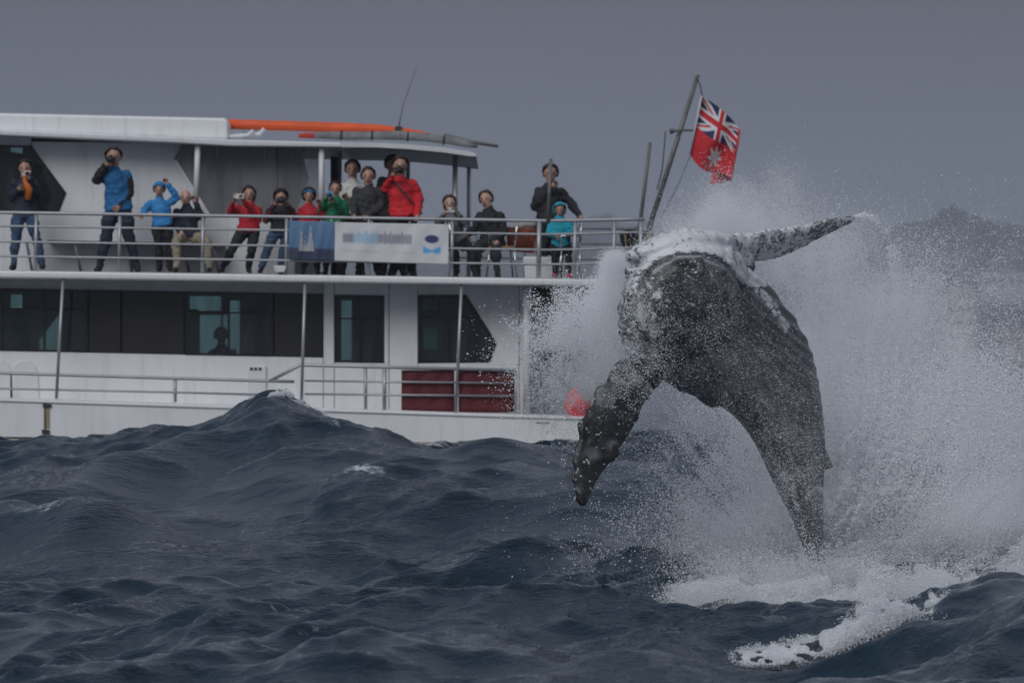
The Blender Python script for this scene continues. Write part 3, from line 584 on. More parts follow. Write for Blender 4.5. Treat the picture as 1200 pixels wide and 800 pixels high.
# banners hung on the rail
def banner_mesh(name, pts, nx, nz, Y, wob):
    (ax, ay), (bx, by), (cx, cyy), (dx_, dy_) = pts; bm = bmesh.new(); g = []
    uvl = bm.loops.layers.uv.new('uv')
    for i in range(nx + 1):
        for j in range(nz + 1):
            u, v_ = i / nx, j / nz
            x = (ax * (1 - u) + bx * u) * (1 - v_) + (dx_ * (1 - u) + cx * u) * v_; y = (ay * (1 - u) + by * u) * (1 - v_) + (dy_ * (1 - u) + cyy * u) * v_
            q = P(x, y, Y); q.y += wob * (math.sin(u * 14 + v_ * 2) + 0.6 * math.sin(u * 31 + v_ * 5)) * (0.3 + v_ * (1 - v_) * 2); g.append((bm.verts.new(q), u, v_))
    for i in range(nx):
        for j in range(nz):
            q = [g[i * (nz + 1) + j], g[(i + 1) * (nz + 1) + j], g[(i + 1) * (nz + 1) + j + 1], g[i * (nz + 1) + j + 1]]
            f = bm.faces.new([k[0] for k in q])
            for lp, k in zip(f.loops, q): lp[uvl].uv = (k[1], 1 - k[2])
    return bm
def vcol_obj(name, bm, fn, rough=0.6, parent=None):
    """cloth with a flat print: colours of the print stored per point"""
    uvl = bm.loops.layers.uv.active; cl = bm.verts.layers.float_color.new('print')
    for f in bm.faces:
        for lp in f.loops: lp.vert[cl] = (*fn(lp[uvl].uv.x, lp[uvl].uv.y), 1)
    m = bpy.data.materials.new(name + '_print'); m.use_nodes = True; b = m.node_tree.nodes['Principled BSDF']; b.inputs['Roughness'].default_value = rough
    a_ = m.node_tree.nodes.new('ShaderNodeAttribute'); a_.attribute_name = 'print'; m.node_tree.links.new(a_.outputs['Color'], b.inputs['Base Color'])
    o = obj(name, bm, m, parent, True); s = o.modifiers.new('thick', 'SOLIDIFY'); s.thickness = 0.004
    return o
def lerp(a, b, t): return tuple(x + (y - x) * t for x, y in zip(a, b))
WH = (0.70, 0.71, 0.72); NV = (0.05, 0.055, 0.14); LB = (0.16, 0.42, 0.68)
strokes = [random.random() for _ in range(400)]
def white_print(u, v):
    c = WH
    def put(col, k): 
        nonlocal c
        c = lerp(c, col, max(0, min(1, k)))
    # the smeared lettering: dark word, pale blue word, dark word
    if 0.05 < u < 0.72:
        ch = u * 62; i = int(ch); fr = abs(ch - i - 0.5) * 2
        asc = 0.13 if strokes[i] > 0.6 else 0.085
        dist = abs(v - (0.60 + (asc - 0.085) * 0.5)); s = 1 - max(0, (dist - asc) / 0.07); s *= 1 - 0.6 * fr * fr
        if 0.07 < u < 0.16: put(NV, s * 0.75)
        elif 0.16 <= u < 0.375: put(LB, s * 0.72)
        elif 0.375 <= u < 0.68: put(NV, s * 0.7)
        s2 = 1 - abs(v - 0.26) / 0.05; ch2 = u * 150; put((0.25, 0.26, 0.34), s2 * 0.35 * (0.4 + 0.6 * strokes[int(ch2) % 400]) * (0 if strokes[int(u * 22) + 90] < 0.2 else 1))
    # emblem: dark oval over two pale blue tail lobes
    e = ((u - 0.852) / 0.062) ** 2 + ((v - 0.62) / 0.105) ** 2; put((0.03, 0.05, 0.16), (1.25 - e) * 2)
    for sx in (-1, 1):
        q = (u - 0.852) * sx
        if -0.01 < q < 0.085: 
            hh = 0.36 + 0.12 * q / 0.085; lo = 0.22 + 0.05 * abs(q - 0.05) / 0.05
            put((0.10, 0.45, 0.78), min((hh - v) / 0.05, (v - lo) / 0.05, (0.085 - q) / 0.015))
    return c
bm = banner_mesh('b', [(392.5, 260.5), (526, 263), (525.5, 309.5), (392, 305.5)], 150, 60, BY + 0.0, 0.010)
bw = vcol_obj('banner', bm, white_print); tag(bw, 'white vinyl banner with blurred blue lettering and blue tail emblem on rail', 'banner')
def blue_print(u, v):
    c = lerp((0.06, 0.14, 0.28), (0.13, 0.24, 0.40), v)
    if v < 0.32: c = lerp((0.035, 0.05, 0.10), c, max(0, (v - 0.27) / 0.05))
    for cx, wd, t in ((0.28, 0.05, 0.80), (0.36, 0.04, 0.62), (0.48, 0.07, 0.86), (0.42, 0.16, 0.42)):
        k = (1 - abs(u - cx) / (wd * max(0.15, (t - v) / 0.45))) if 0.22 < v < t else 0
        if k > 0: c = lerp(c, (0.62, 0.60, 0.60) if int(u * 60 + v * 22) % 3 else (0.2, 0.2, 0.24), min(1, k * 3) * 0.85)
    return c
bm = banner_mesh('b', [(338.5, 258.5), (392, 260), (391.5, 305.3), (338, 303.5)], 80, 60, BY + 0.004, 0.008)
bb = vcol_obj('banner', bm, blue_print); tag(bb, 'dark blue printed banner with a white splash picture, tied on rail', 'banner')
for b_, xs, yy in ((bw, (396, 436, 480, 522), (260.7, 262.8)), (bb, (341, 388), (258.7, 260))):
    for x in xs: pt_tube(b_, 'tie', [P(x, yy[0] - 3 + 0.016 * (x - 340), RY - 0.03), P(x, yy[0] + 1 + 0.016 * (x - 392 if b_ is bw else x - 340), BY - 0.012)], 0.008, M['paper'], 6)

# the ensign
def ensign(u, v):
    red = (0.55, 0.02, 0.03); wht = (0.66, 0.66, 0.68); nav = (0.02, 0.025, 0.085)
    if u < 0.5 and v > 0.5:
        x = u / 0.5 * 2 - 1; y = (v - 0.5) / 0.5 * 2 - 1; X_, Y_ = x * 2, y     # 2:1 canton
        if abs(Y_) < 0.2 or abs(X_) < 0.2: return red
        if abs(Y_) < 0.36 or abs(X_) < 0.36: return wht
        d1 = (Y_ - X_ / 2) / math.hypot(1, .5); d2 = (Y_ + X_ / 2) / math.hypot(1, .5)
        for d, s in ((d1, 1 if X_ > 0 else -1), (d2, -1 if X_ > 0 else 1)):
            if abs(d) < 0.21: return red if 0.0 < -d * s < 0.13 else wht
        return nav
    # seven pointed star below the canton
    x = (u - 0.27) * 2; y = v - 0.245; rr = math.hypot(x, y); an_ = math.atan2(x, y); k = 7
    w_ = abs(((an_ * k / (2 * math.pi)) % 1) - 0.5) * 2
    if rr < 0.09 + 0.10 * w_ ** 1.4: return wht
    return red
bm = bmesh.new(); uvl = bm.loops.layers.uv.new('uv'); nx, nz = 130, 120; g = []
TH, BH, TF, BF = Vector((823, 113)), Vector((809, 181)), Vector((868, 154)), Vector((858, 210))
for i in range(nx + 1):
    for j in range(nz + 1):
        u, v_ = i / nx, j / nz; s = min(u / 0.53, 1.0)
        top = TH.lerp(TF, s) + Vector((3.5 * math.sin(s * 3.1), -6 * math.sin(s * 3.1) * 0.4)); bot = BH.lerp(BF, s) + Vector((0, 9 * math.sin(min(1, s * 1.6) * math.pi) ** 0.7))
        q2 = top.lerp(bot, v_); dep = BY + 0.36 + 0.05 * math.sin(s * 9 + v_ * 2.5) + 0.03 * math.sin(v_ * 7 + s * 3)
        if u > 0.53:
            k = (u - 0.53) / 0.47; q2 = q2 + Vector((-26 * k * k, 6 * k)); dep += 0.16 * math.sin(min(1, k * 2) * math.pi / 2) + 0.06 * math.sin(k * 9 + v_ * 3)
        g.append((bm.verts.new(P(q2.x, q2.y, dep)), u, 1 - v_))
for i in range(nx):
    for j in range(nz):
        q = [g[i * (nz + 1) + j], g[(i + 1) * (nz + 1) + j], g[(i + 1) * (nz + 1) + j + 1], g[i * (nz + 1) + j + 1]]
        f = bm.faces.new([k[0] for k in q])
        for lp, k in zip(f.loops, q): lp[uvl].uv = (k[1], k[2])
fl = vcol_obj('flag', bm, ensign, 0.8); tag(fl, 'red ensign flag with union jack canton flying from the slanted staff', 'flag')
pt_tube(fl, 'hoist_rope', [P(822.2, 112.5, BY + 0.355), P(815.5, 146, BY + 0.355), P(808.3, 181, BY + 0.355)], 0.016, M['paper'])

# fender, net and deck furniture
bz = P(677, 472, BY + 0.2); bm = bmesh.new(); tube(bm, [bz + Vector((0, 0, k)) for k in (0.27, 0.24, 0.16, 0.05, -0.08, -0.19, -0.25)], [0.03, 0.06, 0.15, 0.2, 0.205, 0.14, 0.03], 14)
fb = obj('buoy', bm, M['pink'], None, True); tag(fb, 'round pink buoy hanging at the boat stern behind the spray', 'buoy')
pt_tube(fb, 'rope', [bz + Vector((0, 0, 0.27)), bz + Vector((0.1, 0.3, 0.9))], 0.012, M['rope'], 6)
bm = bmesh.new(); tube(bm, [P(x, y, BY + 0.25) for x, y in ((727, 281), (736, 280), (750, 279), (766, 281))], [0.11, 0.14, 0.14, 0.1], 12)
nt_ = obj('rolled_net', bm, M['net'], None, True); tag(nt_, 'black rolled net lashed to the stern rail under the flag staff', 'net')
for x in (733, 759):
    pt_tube(nt_, 'lashing', [P(x, 271, BY + 0.1), P(x, 280, BY + 0.09), P(x + 1, 290, BY + 0.1)], 0.012, M['rope'], 6)
def chair(px, py, face, lab, w_=26, Y=BY + 0.75):
    """tubular steel deck chair; face = -1 or 1, the way its back leans"""
    b0 = P(px, py, Y); e = empty('deck_chair', b0); tag(e, lab, 'chair', 'steel deck chairs')
    hw = w_ / 2 / FPX * Y
    for s in (-1, 1):
        y = b0.y + 0.22 * s
        for nm, pts in (('leg', [(-hw * face, 0, 0), (-hw * face * 0.8, 0, 0.44)]), ('leg', [(hw * face, 0, 0), (hw * face * 0.75, 0, 0.44)]), ('back_frame', [(-hw * face * 0.8, 0, 0.44), (-hw * face * 1.05, 0, 0.86)]), ('arm', [(-hw * face, 0, 0.66), (hw * face * 0.8, 0, 0.64), (hw * face * 0.85, 0, 0.44)])):
            pt_tube(e, nm, [Vector((b0.x + q[0], y, b0.z + q[2])) for q in pts], 0.016, M['chrome'])
    bm = bmesh.new(); boxm(bm, (b0.x, b0.y, b0.z + 0.45), (hw * 1.7, 0.46, 0.03)); obj('seat', bm, M['wood'] if 'tan' in lab else M['rubber'], e, bevel=0.008)
    bm = bmesh.new(); boxm(bm, (b0.x - hw * face * 0.95, b0.y, b0.z + 0.7), (0.03, 0.44, 0.26)); obj('backrest', bm, M['wood'] if 'tan' in lab else M['rubber'], e, bevel=0.008)
chair(545, 324, 1, 'steel deck chair under the woman in grey holding up a phone', 36)
chair(588, 325, -1, 'steel deck chair with tan seat under the man in black', 36, BY + 0.8)
chair(668, 326.5, -1, 'steel deck chair under the child in the turquoise hood', 26, BY + 0.5)
tb = empty('folding_table', P(622, 325.5, BY + 1.7)); tag(tb, 'folding table with rust cloth heaped with gear behind the white cooler', 'table')
pr(tb, 'tabletop', [(594, 272), (658, 273), (658, 276), (594, 275)], BY + 1.3, BY + 2.1, M['wood'])
bm = banner_mesh('c', [(593, 266), (628, 268), (626, 297), (595, 294)], 20, 12, BY + 1.24, 0.03); obj('table_cloth', bm, M['cloth_rust'], tb, True)
bm = banner_mesh('c', [(624, 264), (658, 268), (654, 300), (628, 298)], 20, 12, BY + 1.26, 0.04); obj('table_cloth', bm, M['greenrope'], tb, True)
for x in (597, 655):
    for Y in (BY + 1.35, BY + 2.05): pt_tube(tb, 'leg', [P(x, 275, Y), P(x + (4 if x < 620 else -4), 325, Y)], 0.015, M['chrome'])
for k in range(4):
    bm = bmesh.new(); tube(bm, [P(632 + k * 4 + 6 * math.sin(q * 1.3 + k), 268 + q * 5, BY + 1.16 + 0.03 * math.sin(q)) for q in range(0, 10 - k)], 0.014, 6)
    tag(obj('rope', bm, M['rope'], None, True), 'tan rope hanging from the gear table beside the turquoise child', 'rope', 'ropes on the gear table')
bm = bmesh.new(); tube(bm, [P(608, 266, BY + 1.5), P(616, 261, BY + 1.5), P(624, 262, BY + 1.5), P(628, 266, BY + 1.5)], [0.03, 0.07, 0.07, 0.03], 10)
tag(obj('bag', bm, mat('pale_bag', (0.5, 0.5, 0.52), 0.8), None, True), 'pale cloth bag lying on top of the rust table cloth', 'bag')
cl_ = empty('cooler', P(634, 327, BY + 0.6)); tag(cl_, 'white plastic cooler box with lid standing on the upper deck', 'cooler')
pr(cl_, 'body', [(614, 311), (655, 311.4), (654, 327), (615, 326.6)], BY + 0.45, BY + 0.9, M['plast'], 0.02)
pr(cl_, 'lid', [(613, 300.5), (656, 301), (656, 310.6), (613, 310.2)], BY + 0.43, BY + 0.92, M['plast'], 0.025)

# ------------------------------------------------------------------ people
def loft(bm, rings):
    rr = [[bm.verts.new(p) for p in r] for r in rings]; n = len(rr[0])
    for a_, b_ in zip(rr, rr[1:]):
        for k in range(n): bm.faces.new((a_[k], a_[(k + 1) % n], b_[(k + 1) % n], b_[k]))
    bm.faces.new(rr[0][::-1]); bm.faces.new(rr[-1])
def limb(bm, a, b, ra, rb, mid=None):
    d = b - a
    pts = [a - d.normalized() * ra * 0.6, a, a.lerp(b, 0.3), a.lerp(b, 0.7), b, b + d.normalized() * rb * 0.6]
    tube(bm, pts, [ra * 0.5, ra, (ra * 0.72 + rb * 0.28) * (mid or 1.03), ra * 0.3 + rb * 0.7, rb, rb * 0.5], 10)
def remesh(bm, vox):
    me = bpy.data.meshes.new('tmp'); bmesh.ops.recalc_face_normals(bm, faces=bm.faces); bm.to_mesh(me); bm.free()
    o = bpy.data.objects.new('tmp', me); COL.objects.link(o)
    r = o.modifiers.new('r', 'REMESH'); r.mode = 'VOXEL'; r.voxel_size = vox
    s = o.modifiers.new('s', 'SMOOTH'); s.iterations = 3; s.factor = 0.5
    dg = bpy.context.evaluated_depsgraph_get(); dg.update()
    m2 = bpy.data.meshes.new_from_object(o.evaluated_get(dg)); bpy.data.objects.remove(o); bpy.data.meshes.remove(me)
    return m2
def seg_dist(p, a, b):
    a = np.array(a); b = np.array(b); d = b - a; t = np.clip(((p - a) @ d) / (d @ d + 1e-9), 0, 1)
    return np.linalg.norm(p - (a + t[:, None] * d), axis=1)

def person(label, x, foot, H, Y, top, legs, over=None, skin='skin', hair='hair', hairlen=0.0, sleeves=None, hood=None, shoe='shoe', face=0.0, tilt=0.0, bulk=1.14, bald=False, cap=None, jacket_y=0.52, group=None):
    """one figure: joints given in photograph pixels on the plane Y, body grown as one surface"""
    h = H / FPX * Y; o = over or {}
    F = dict(head=(0, .066), neck=(0, .15), chest=(0, .27), waist=(0, .39), pelvis=(0, .49), shR=(-.115, .19), shL=(.115, .19), elR=(-.145, .36), elL=(.145, .36),
             haR=(-.14, .50), haL=(.14, .50), hiR=(-.055, .51), hiL=(.055, .51), knR=(-.07, .72), knL=(.07, .72), anR=(-.08, .955), anL=(.08, .955))
    J = {}
    ytop = foot - H
    for k, (fx, fy) in F.items(): J[k] = P(x + fx * H, ytop + fy * H, Y)
    for k in ('elR', 'elL'): J[k].y += 0.05
    if 'head' in o and 'neck' not in o: o = dict(o, neck=(o['head'][0] + 0.4, o['head'][1] + 0.088 * H))
    for k, q in o.items(): J[k] = P(q[0], q[1], Y - (q[2] if len(q) > 2 else 0))
    if 'shR' in o and 'shL' in o and 'chest' not in o: J['chest'] = (J['shR'] + J['shL']) / 2 * 0.72 + 0.28 * (J['hiR'] + J['hiL']) / 2
    if 'hiR' in o and 'hiL' in o:
        J['pelvis'] = (J['hiR'] + J['hiL']) / 2 + Vector((0, 0, 0.02 * h))
    J['waist'] = J['chest'] * 0.42 + J['pelvis'] * 0.58
    mid_ = (J['shR'] + J['shL']) / 2
    for k in ('shR', 'shL'): J[k] = J[k] + (mid_ - J[k]) * 0.12 + Vector((0, 0, -0.012 * h))
    J['head'] = J['head'] - Vector((0, 0, 0.006 * h))
    root = empty('person', P(x, foot, Y)); tag(root, label, 'person', group)
    bm = bmesh.new()
    side = (J['shL'] - J['shR']); side.z *= 0.5; side = side.normalized(); up = (J['neck'] - J['pelvis']).normalized(); fwd = side.cross(up).normalized()   # fwd points away from the camera
    sh = (J['shL'] + J['shR']) / 2
    hwS = (J['shL'] - J['shR']).length / 2
    def ring(c, a_, b_): return [c + side * math.cos(t) * a_ + fwd * math.sin(t) * b_ for t in [2 * math.pi * k / 16 for k in range(16)]]
    sh2 = sh.lerp(J['neck'], 0.15)
    cpt = [(J['pelvis'] - up * .05 * h, .085 * h, .07 * h), (J['pelvis'], .10 * h, .075 * h), (J['waist'], .092 * h, .068 * h), (J['chest'], max(hwS * 0.92, .09 * h), .074 * h), (sh2 - up * .012 * h, hwS * 0.86, .060 * h), (J['neck'] - up * .015 * h, .045 * h, .042 * h)]
    loft(bm, [ring(c, a_ * bulk, b_ * bulk) for c, a_, b_ in cpt])
    limb(bm, J['neck'] - up * .03 * h, J['head'], .042 * h, .038 * h)
    # head with jaw, nose and ears
    rot = Matrix.Rotation(face, 4, 'Z') @ Matrix.Rotation(tilt, 4, 'Y'); hd = J['head']; hc = (rot @ Vector((0, 0, 1)).to_4d()).to_3d()
    HS = 1.17
    def hp(a_, b_, c_): return hd + (rot @ Vector((a_ * h * HS, b_ * h * HS, c_ * h * HS)))
    ball(bm, hp(0, 0.004, .012), .05 * h * HS, 14, 10, (0.94, 1.1, 1.12), rot); ball(bm, hp(0, -.014, -.026), .036 * h * HS, 12, 8, (0.92, 1.0, 1.2), rot)
    ball(bm, hp(0, -.056, -.010), .011 * h * HS, 8, 6, (0.8, 1.0, 1.7), rot)
    for s in (-1, 1): ball(bm, hp(.049 * s, .004, -.004), .012 * h * HS, 8, 6, (0.5, 1, 1.5), rot)
    for s in 'RL':
        limb(bm, J['sh' + s], J['el' + s], .040 * h * bulk, .036 * h * bulk); limb(bm, J['el' + s], J['ha' + s], .036 * h * bulk, .026 * h)
        d = (J['ha' + s] - J['el' + s]).normalized(); hnd = J['ha' + s] + d * .028 * h
        ball(bm, hnd, .024 * h, 10, 7, (1.0, 0.75, 1.15))
        limb(bm, J['hi' + s], J['kn' + s], .066 * h, .046 * h); limb(bm, J['kn' + s], J['an' + s], .047 * h, .034 * h, 1.08)
        f0 = J['an' + s]; toe = f0 + Vector((.02 * h * (-1 if s == 'R' else 1), -.085 * h, -.03 * h))
        limb(bm, f0 + Vector((0, .02 * h, -.022 * h)), toe, .027 * h, .022 * h)
    me = remesh(bm, 0.0115 * h)
    n = len(me.vertices); co = np.empty(n * 3, np.float32); me.vertices.foreach_get('co', co); co = co.reshape(-1, 3)
    # wrinkles in the clothing
    dn = np.empty(n * 3, np.float32); me.vertices.foreach_get('normal', dn); dn = dn.reshape(-1, 3)
    bones = {'skin': [('head', 'head', .055)], 'legs': [], 'top': [], 'sleeve': [], 'shoe': []}
    D = []
    D.append((0, seg_dist(co, J['head'] + up * .02 * h, J['head'] - up * .06 * h) - .06 * h))
    for s in 'RL':
        d = (J['ha' + s] - J['el' + s]).normalized()
        D.append((0, seg_dist(co, J['ha' + s] + d * .012 * h, J['ha' + s] + d * .045 * h) - .028 * h))
        D.append((2, seg_dist(co, J['hi' + s], J['kn' + s]) - .055 * h)); D.append((2, seg_dist(co, J['kn' + s], J['an' + s]) - .036 * h))
        D.append((3, seg_dist(co, J['sh' + s] * 0.9 + J['el' + s] * 0.1, J['el' + s]) - .036 * h)); D.append((3, seg_dist(co, J['el' + s], J['ha' + s]) - .03 * h))
        D.append((4, seg_dist(co, J['an' + s] - Vector((0, 0, .02 * h)), J['an' + s] + Vector((0, -.08 * h, -.03 * h))) - .03 * h))
    D.append((1, seg_dist(co, J['pelvis'] - up * .02 * h, J['chest']) - .098 * h)); D.append((1, seg_dist(co, J['chest'], J['neck'] - up * .02 * h) - .07 * h))
    D.append((1, seg_dist(co, J['shR'], J['shL']) - .05 * h))
    reg = np.array([k for k, _ in D])[np.argmin(np.stack([d for _, d in D]), 0)]
    low = (co - np.array(J['pelvis'])) @ np.array(up)
    reg = np.where((reg == 1) & (low < -0.012 * h), 2, reg)
    hem = (reg == 1) * np.exp(-((low + 0.0) / (0.05 * h)) ** 2) * 0.014 * h
    wr = hem + (vnoise(co / (0.035 * h) * np.array((1, 1, 1.6)), 3) - 0.5) * 0.02 * h + (vnoise(co / (0.09 * h), 6) - 0.5) * 0.022 * h
    co2 = co + dn * (wr * (reg != 0))[:, None]
    hook = Vector(root.location); co2 = co2 - np.array(hook)
    me.vertices.foreach_set('co', co2.astype(np.float32).ravel())
    lv = np.empty(len(me.loops), np.int32); me.loops.foreach_get('vertex_index', lv)
    ls = np.empty(len(me.polygons), np.int32); me.polygons.foreach_get('loop_start', ls)
    me.materials.clear()
    for k in (M[skin], top, legs, sleeves or top, M[shoe] if isinstance(shoe, str) else shoe): me.materials.append(k)
    me.polygons.foreach_set('material_index', reg[lv[ls]].astype(np.int32)); me.polygons.foreach_set('use_smooth', np.ones(len(ls), bool)); me.update(); me.name = 'body'
    body = bpy.data.objects.new('body', me); COL.objects.link(body); body.parent = root
    # fingers closed on what they hold
    for s in 'RL':
        d = (J['ha' + s] - J['el' + s]).normalized(); sd = side if s == 'L' else -side; hnd = J['ha' + s] + d * .03 * h
        nrm = d.cross(Vector((0, 1, 0))); nrm = nrm.normalized() if nrm.length > 0.05 else side
        bm = bmesh.new()
        for q in range(4):
            b0 = hnd + nrm * (q - 1.5) * .0105 * h + d * .012 * h; ln_ = (.030, .036, .034, .027)[q] * h
            tube(bm, [b0, b0 + d * ln_ * 0.5 + Vector((0, -.010 * h, 0)), b0 + d * ln_ * 0.8 + Vector((0, -.026 * h, 0)), b0 + d * ln_ * 0.7 + Vector((0, -.038 * h, 0))], [.0062 * h, .006 * h, .0055 * h, .004 * h], 6)
        t0 = hnd - nrm * .02 * h - d * .006 * h
        tube(bm, [t0, t0 - nrm * .012 * h + d * .014 * h + Vector((0, -.008 * h, 0)), t0 - nrm * .008 * h + d * .03 * h + Vector((0, -.018 * h, 0))], [.0075 * h, .007 * h, .005 * h], 6)
        obj('fingers', bm, M[skin], root, True)
    for s in (-1, 1):
        bm = bmesh.new(); ball(bm, hp(.019 * s, -.0475, .006), .0055 * h * HS, 8, 6, (1.2, 0.6, 0.7), rot); obj('eye', bm, M['eye'], root, True)
    bm = bmesh.new(); ball(bm, hp(0, -.052, -.040), .011 * h * HS, 8, 6, (1.5, 0.5, 0.35), rot); obj('mouth', bm, cloth('lip', (0.28, 0.09, 0.08)), root, True)
    def shell(name, m, ra, front, lowz, sq=(1.0, 1.12, 1.14), rough=0.0, back=0.0):
        bm = bmesh.new(); bmesh.ops.create_icosphere(bm, subdivisions=3, radius=ra * h * HS)
        kill = []
        for v_ in bm.verts:
            c = v_.co / h / HS
            v_.co = Vector((v_.co.x * sq[0], v_.co.y * sq[1], v_.co.z * sq[2]))
            if c.y < front and c.z < 0.036 - 0.3 * (abs(c.x)): kill.append(v_)
            elif c.z < lowz: kill.append(v_)
        bmesh.ops.delete(bm, geom=kill, context='VERTS')
        for v_ in bm.verts:
            v_.co *= 1 + random.uniform(-rough, rough)
            if back and v_.co.z < 0: v_.co.z *= 1 + back
        bmesh.ops.transform(bm, matrix=Matrix.Translation(hp(0, 0.006, .012)) @ rot, verts=bm.verts)
        ob = obj(name, bm, m, root, True); sd_ = ob.modifiers.new('thick', 'SOLIDIFY'); sd_.thickness = 0.009 * h; sd_.offset = 1
        return ob
    if not bald and hair: shell('hair', M[hair], .0545, -.014, -.034 - hairlen, rough=0.09, back=hairlen * 14)
    if cap: shell('cap', cap, .0575, -.05, .012)
    if hood: shell('hood', hood, .066, -.022, -.05, (1.0, 1.05, 1.1))
    return root, J, h
def camera_thing(px, py, Y, lab, big=1.0, m='cam_black'):
    c = P(px, py, Y); e = empty('camera', c); tag(e, lab, 'camera')
    bm = bmesh.new(); boxm(bm, c, (0.14 * big, 0.06 * big, 0.09 * big)); boxm(bm, c + Vector((0, 0, 0.055 * big)), (0.06 * big, 0.05 * big, 0.03 * big)); obj('camera_body', bm, M[m], e, bevel=0.008)
    bm = bmesh.new(); tube(bm, [c + Vector((0, -0.02, -0.005)), c + Vector((0, -0.09 * big, -0.005)), c + Vector((0, -0.17 * big, -0.005))], [0.038 * big, 0.036 * big, 0.044 * big], 12); ln_ = obj('lens', bm, M[m], e, True)
    bm = bmesh.new(); tube(bm, [c + Vector((0, -0.168 * big, -0.005)), c + Vector((0, -0.173 * big, -0.005))], 0.036 * big, 12); obj('front_glass', bm, M['lens'], ln_, True)
def phone_thing(px, py, Y, lab, wd=0.15, m='phone'):
    c = P(px, py, Y); e = empty('phone', c); tag(e, lab, 'phone')
    bm = bmesh.new(); boxm(bm, c, (wd, 0.012, 0.075)); obj('case', bm, M[m], e, bevel=0.005)
    bm = bmesh.new(); tube(bm, [c + Vector((-wd * 0.38, -0.004, 0.02)), c + Vector((-wd * 0.38, -0.010, 0.02))], 0.012, 10); obj('lens', bm, M['lens'], e, True)

C = dict(navy=cloth('navy_cloth', (0.012, 0.018, 0.035)), blue=cloth('blue_jacket', (0.015, 0.13, 0.33)), sky=cloth('bright_blue_jacket', (0.03, 0.22, 0.52)), black=cloth('black_cloth', (0.014, 0.015, 0.018)),
         jeans=cloth('denim', (0.045, 0.085, 0.16)), dkjeans=cloth('dark_denim', (0.018, 0.028, 0.05)), khaki=cloth('khaki', (0.34, 0.29, 0.21)), red=cloth('red_jacket', (0.46, 0.012, 0.028)), red2=cloth('bright_red_jacket', (0.62, 0.015, 0.025)),
         maroon=cloth('maroon_cloth', (0.09, 0.015, 0.03)), green=cloth('green_jacket', (0.01, 0.17, 0.075)), teal=cloth('teal_cloth', (0.015, 0.12, 0.13)), white=cloth('white_jacket', (0.62, 0.60, 0.58)), grey=cloth('grey_jumper', (0.14, 0.15, 0.16)),
         turq=cloth('turquoise_jacket', (0.01, 0.34, 0.46)), orange=cloth('orange_scarf', (0.62, 0.16, 0.02)), char=cloth('charcoal_cloth', (0.03, 0.032, 0.036)), bluehood=cloth('blue_hat', (0.03, 0.2, 0.42)))
YP = BY + 0.75
dk = lambda x: decktop(x) - 0.3
# woman in dark jacket and jeans by the cabin window
wm, J, hh = person('woman in dark jacket, orange scarf and jeans holding a phone to her face', 28, dk(28), 125, YP, C['navy'], C['jeans'],
    dict(head=(29, 197), shR=(15.5, 212), shL=(41.5, 212), elR=(12, 233), elL=(45, 231), haR=(22, 222, .2), haL=(34, 208, .25), hiR=(22, 252), hiL=(36, 252), knR=(18, 283), knL=(43, 283), anR=(16, 310), anL=(49, 310)), hairlen=.0)
phone_thing(31, 203, YP - 0.24, 'white phone held by the woman in the orange scarf', 0.13)
bm = bmesh.new(); tube(bm, [P(30, 208, YP - 0.10), P(32, 213, YP - 0.17), P(34, 222, YP - 0.17), P(32.5, 234, YP - 0.15)], [0.05, 0.07, 0.06, 0.045], 10)
obj('scarf', bm, C['orange'], wm, True)
# tall man in blue jacket
person('tall man in blue jacket with black sleeves, legs apart, aiming a camera', 137, dk(140), 144, YP - 0.15, C['blue'], C['dkjeans'],
    dict(head=(133, 183.5), shR=(122, 203), shL=(150, 201), elR=(112.5, 212), elL=(152, 226), haR=(125, 193, .18), haL=(140, 241, .15), hiR=(131, 248), hiL=(146, 248), knR=(123.5, 283), knL=(152.5, 282), anR=(117, 312), anL=(160, 312)), sleeves=C['black'])
camera_thing(130, 187, YP - 0.36, 'black camera raised by the tall man in the blue jacket')
# child in bright blue, hand on head
person('child in bright blue jacket with one hand raised to the head', 190, dk(190), 105, YP, C['sky'], C['black'],
    dict(head=(186.5, 222), shR=(177, 237), shL=(200, 236), elR=(169, 246), elL=(207.5, 231), haR=(167, 252, .1), haL=(196, 215.5, .05), hiR=(184, 266), hiL=(197, 266), knR=(186, 290), knL=(198, 290), anR=(187, 313), anL=(199, 313)), cap=C['sky'], bulk=1.2)
# seated bald man
person('bald man in navy top and khaki trousers sitting with hand to ear', 220, dk(222), 118, YP + 0.25, C['navy'], C['khaki'],
    dict(head=(217.5, 231), neck=(218.5, 240), shR=(207, 246), shL=(232, 246), elR=(205, 262), elL=(238, 256), haR=(212, 272, .3), haL=(228.5, 237, .08), hiR=(214, 279), hiL=(230, 279), knR=(206, 283, .5), knL=(243, 283, .5), anR=(207, 313, .55), anL=(245, 313.5, .55)), skin='skin2', bald=True)
# woman in red
person('dark haired woman in red jacket and black trousers holding up a phone', 290, dk(285), 112, YP, C['red'], C['black'],
    dict(head=(292, 227), shR=(279, 243), shL=(304, 243), elR=(270, 249), elL=(303, 258), haR=(274, 236, .3), haL=(285, 234, .3), hiR=(284, 272), hiL=(298, 272), knR=(272, 293, .1), knL=(295, 293, .1), anR=(261, 314), anL=(291, 314.5)), hairlen=.05)
phone_thing(280, 230, YP - 0.36, 'pale phone held by the dark haired woman in red', 0.16)
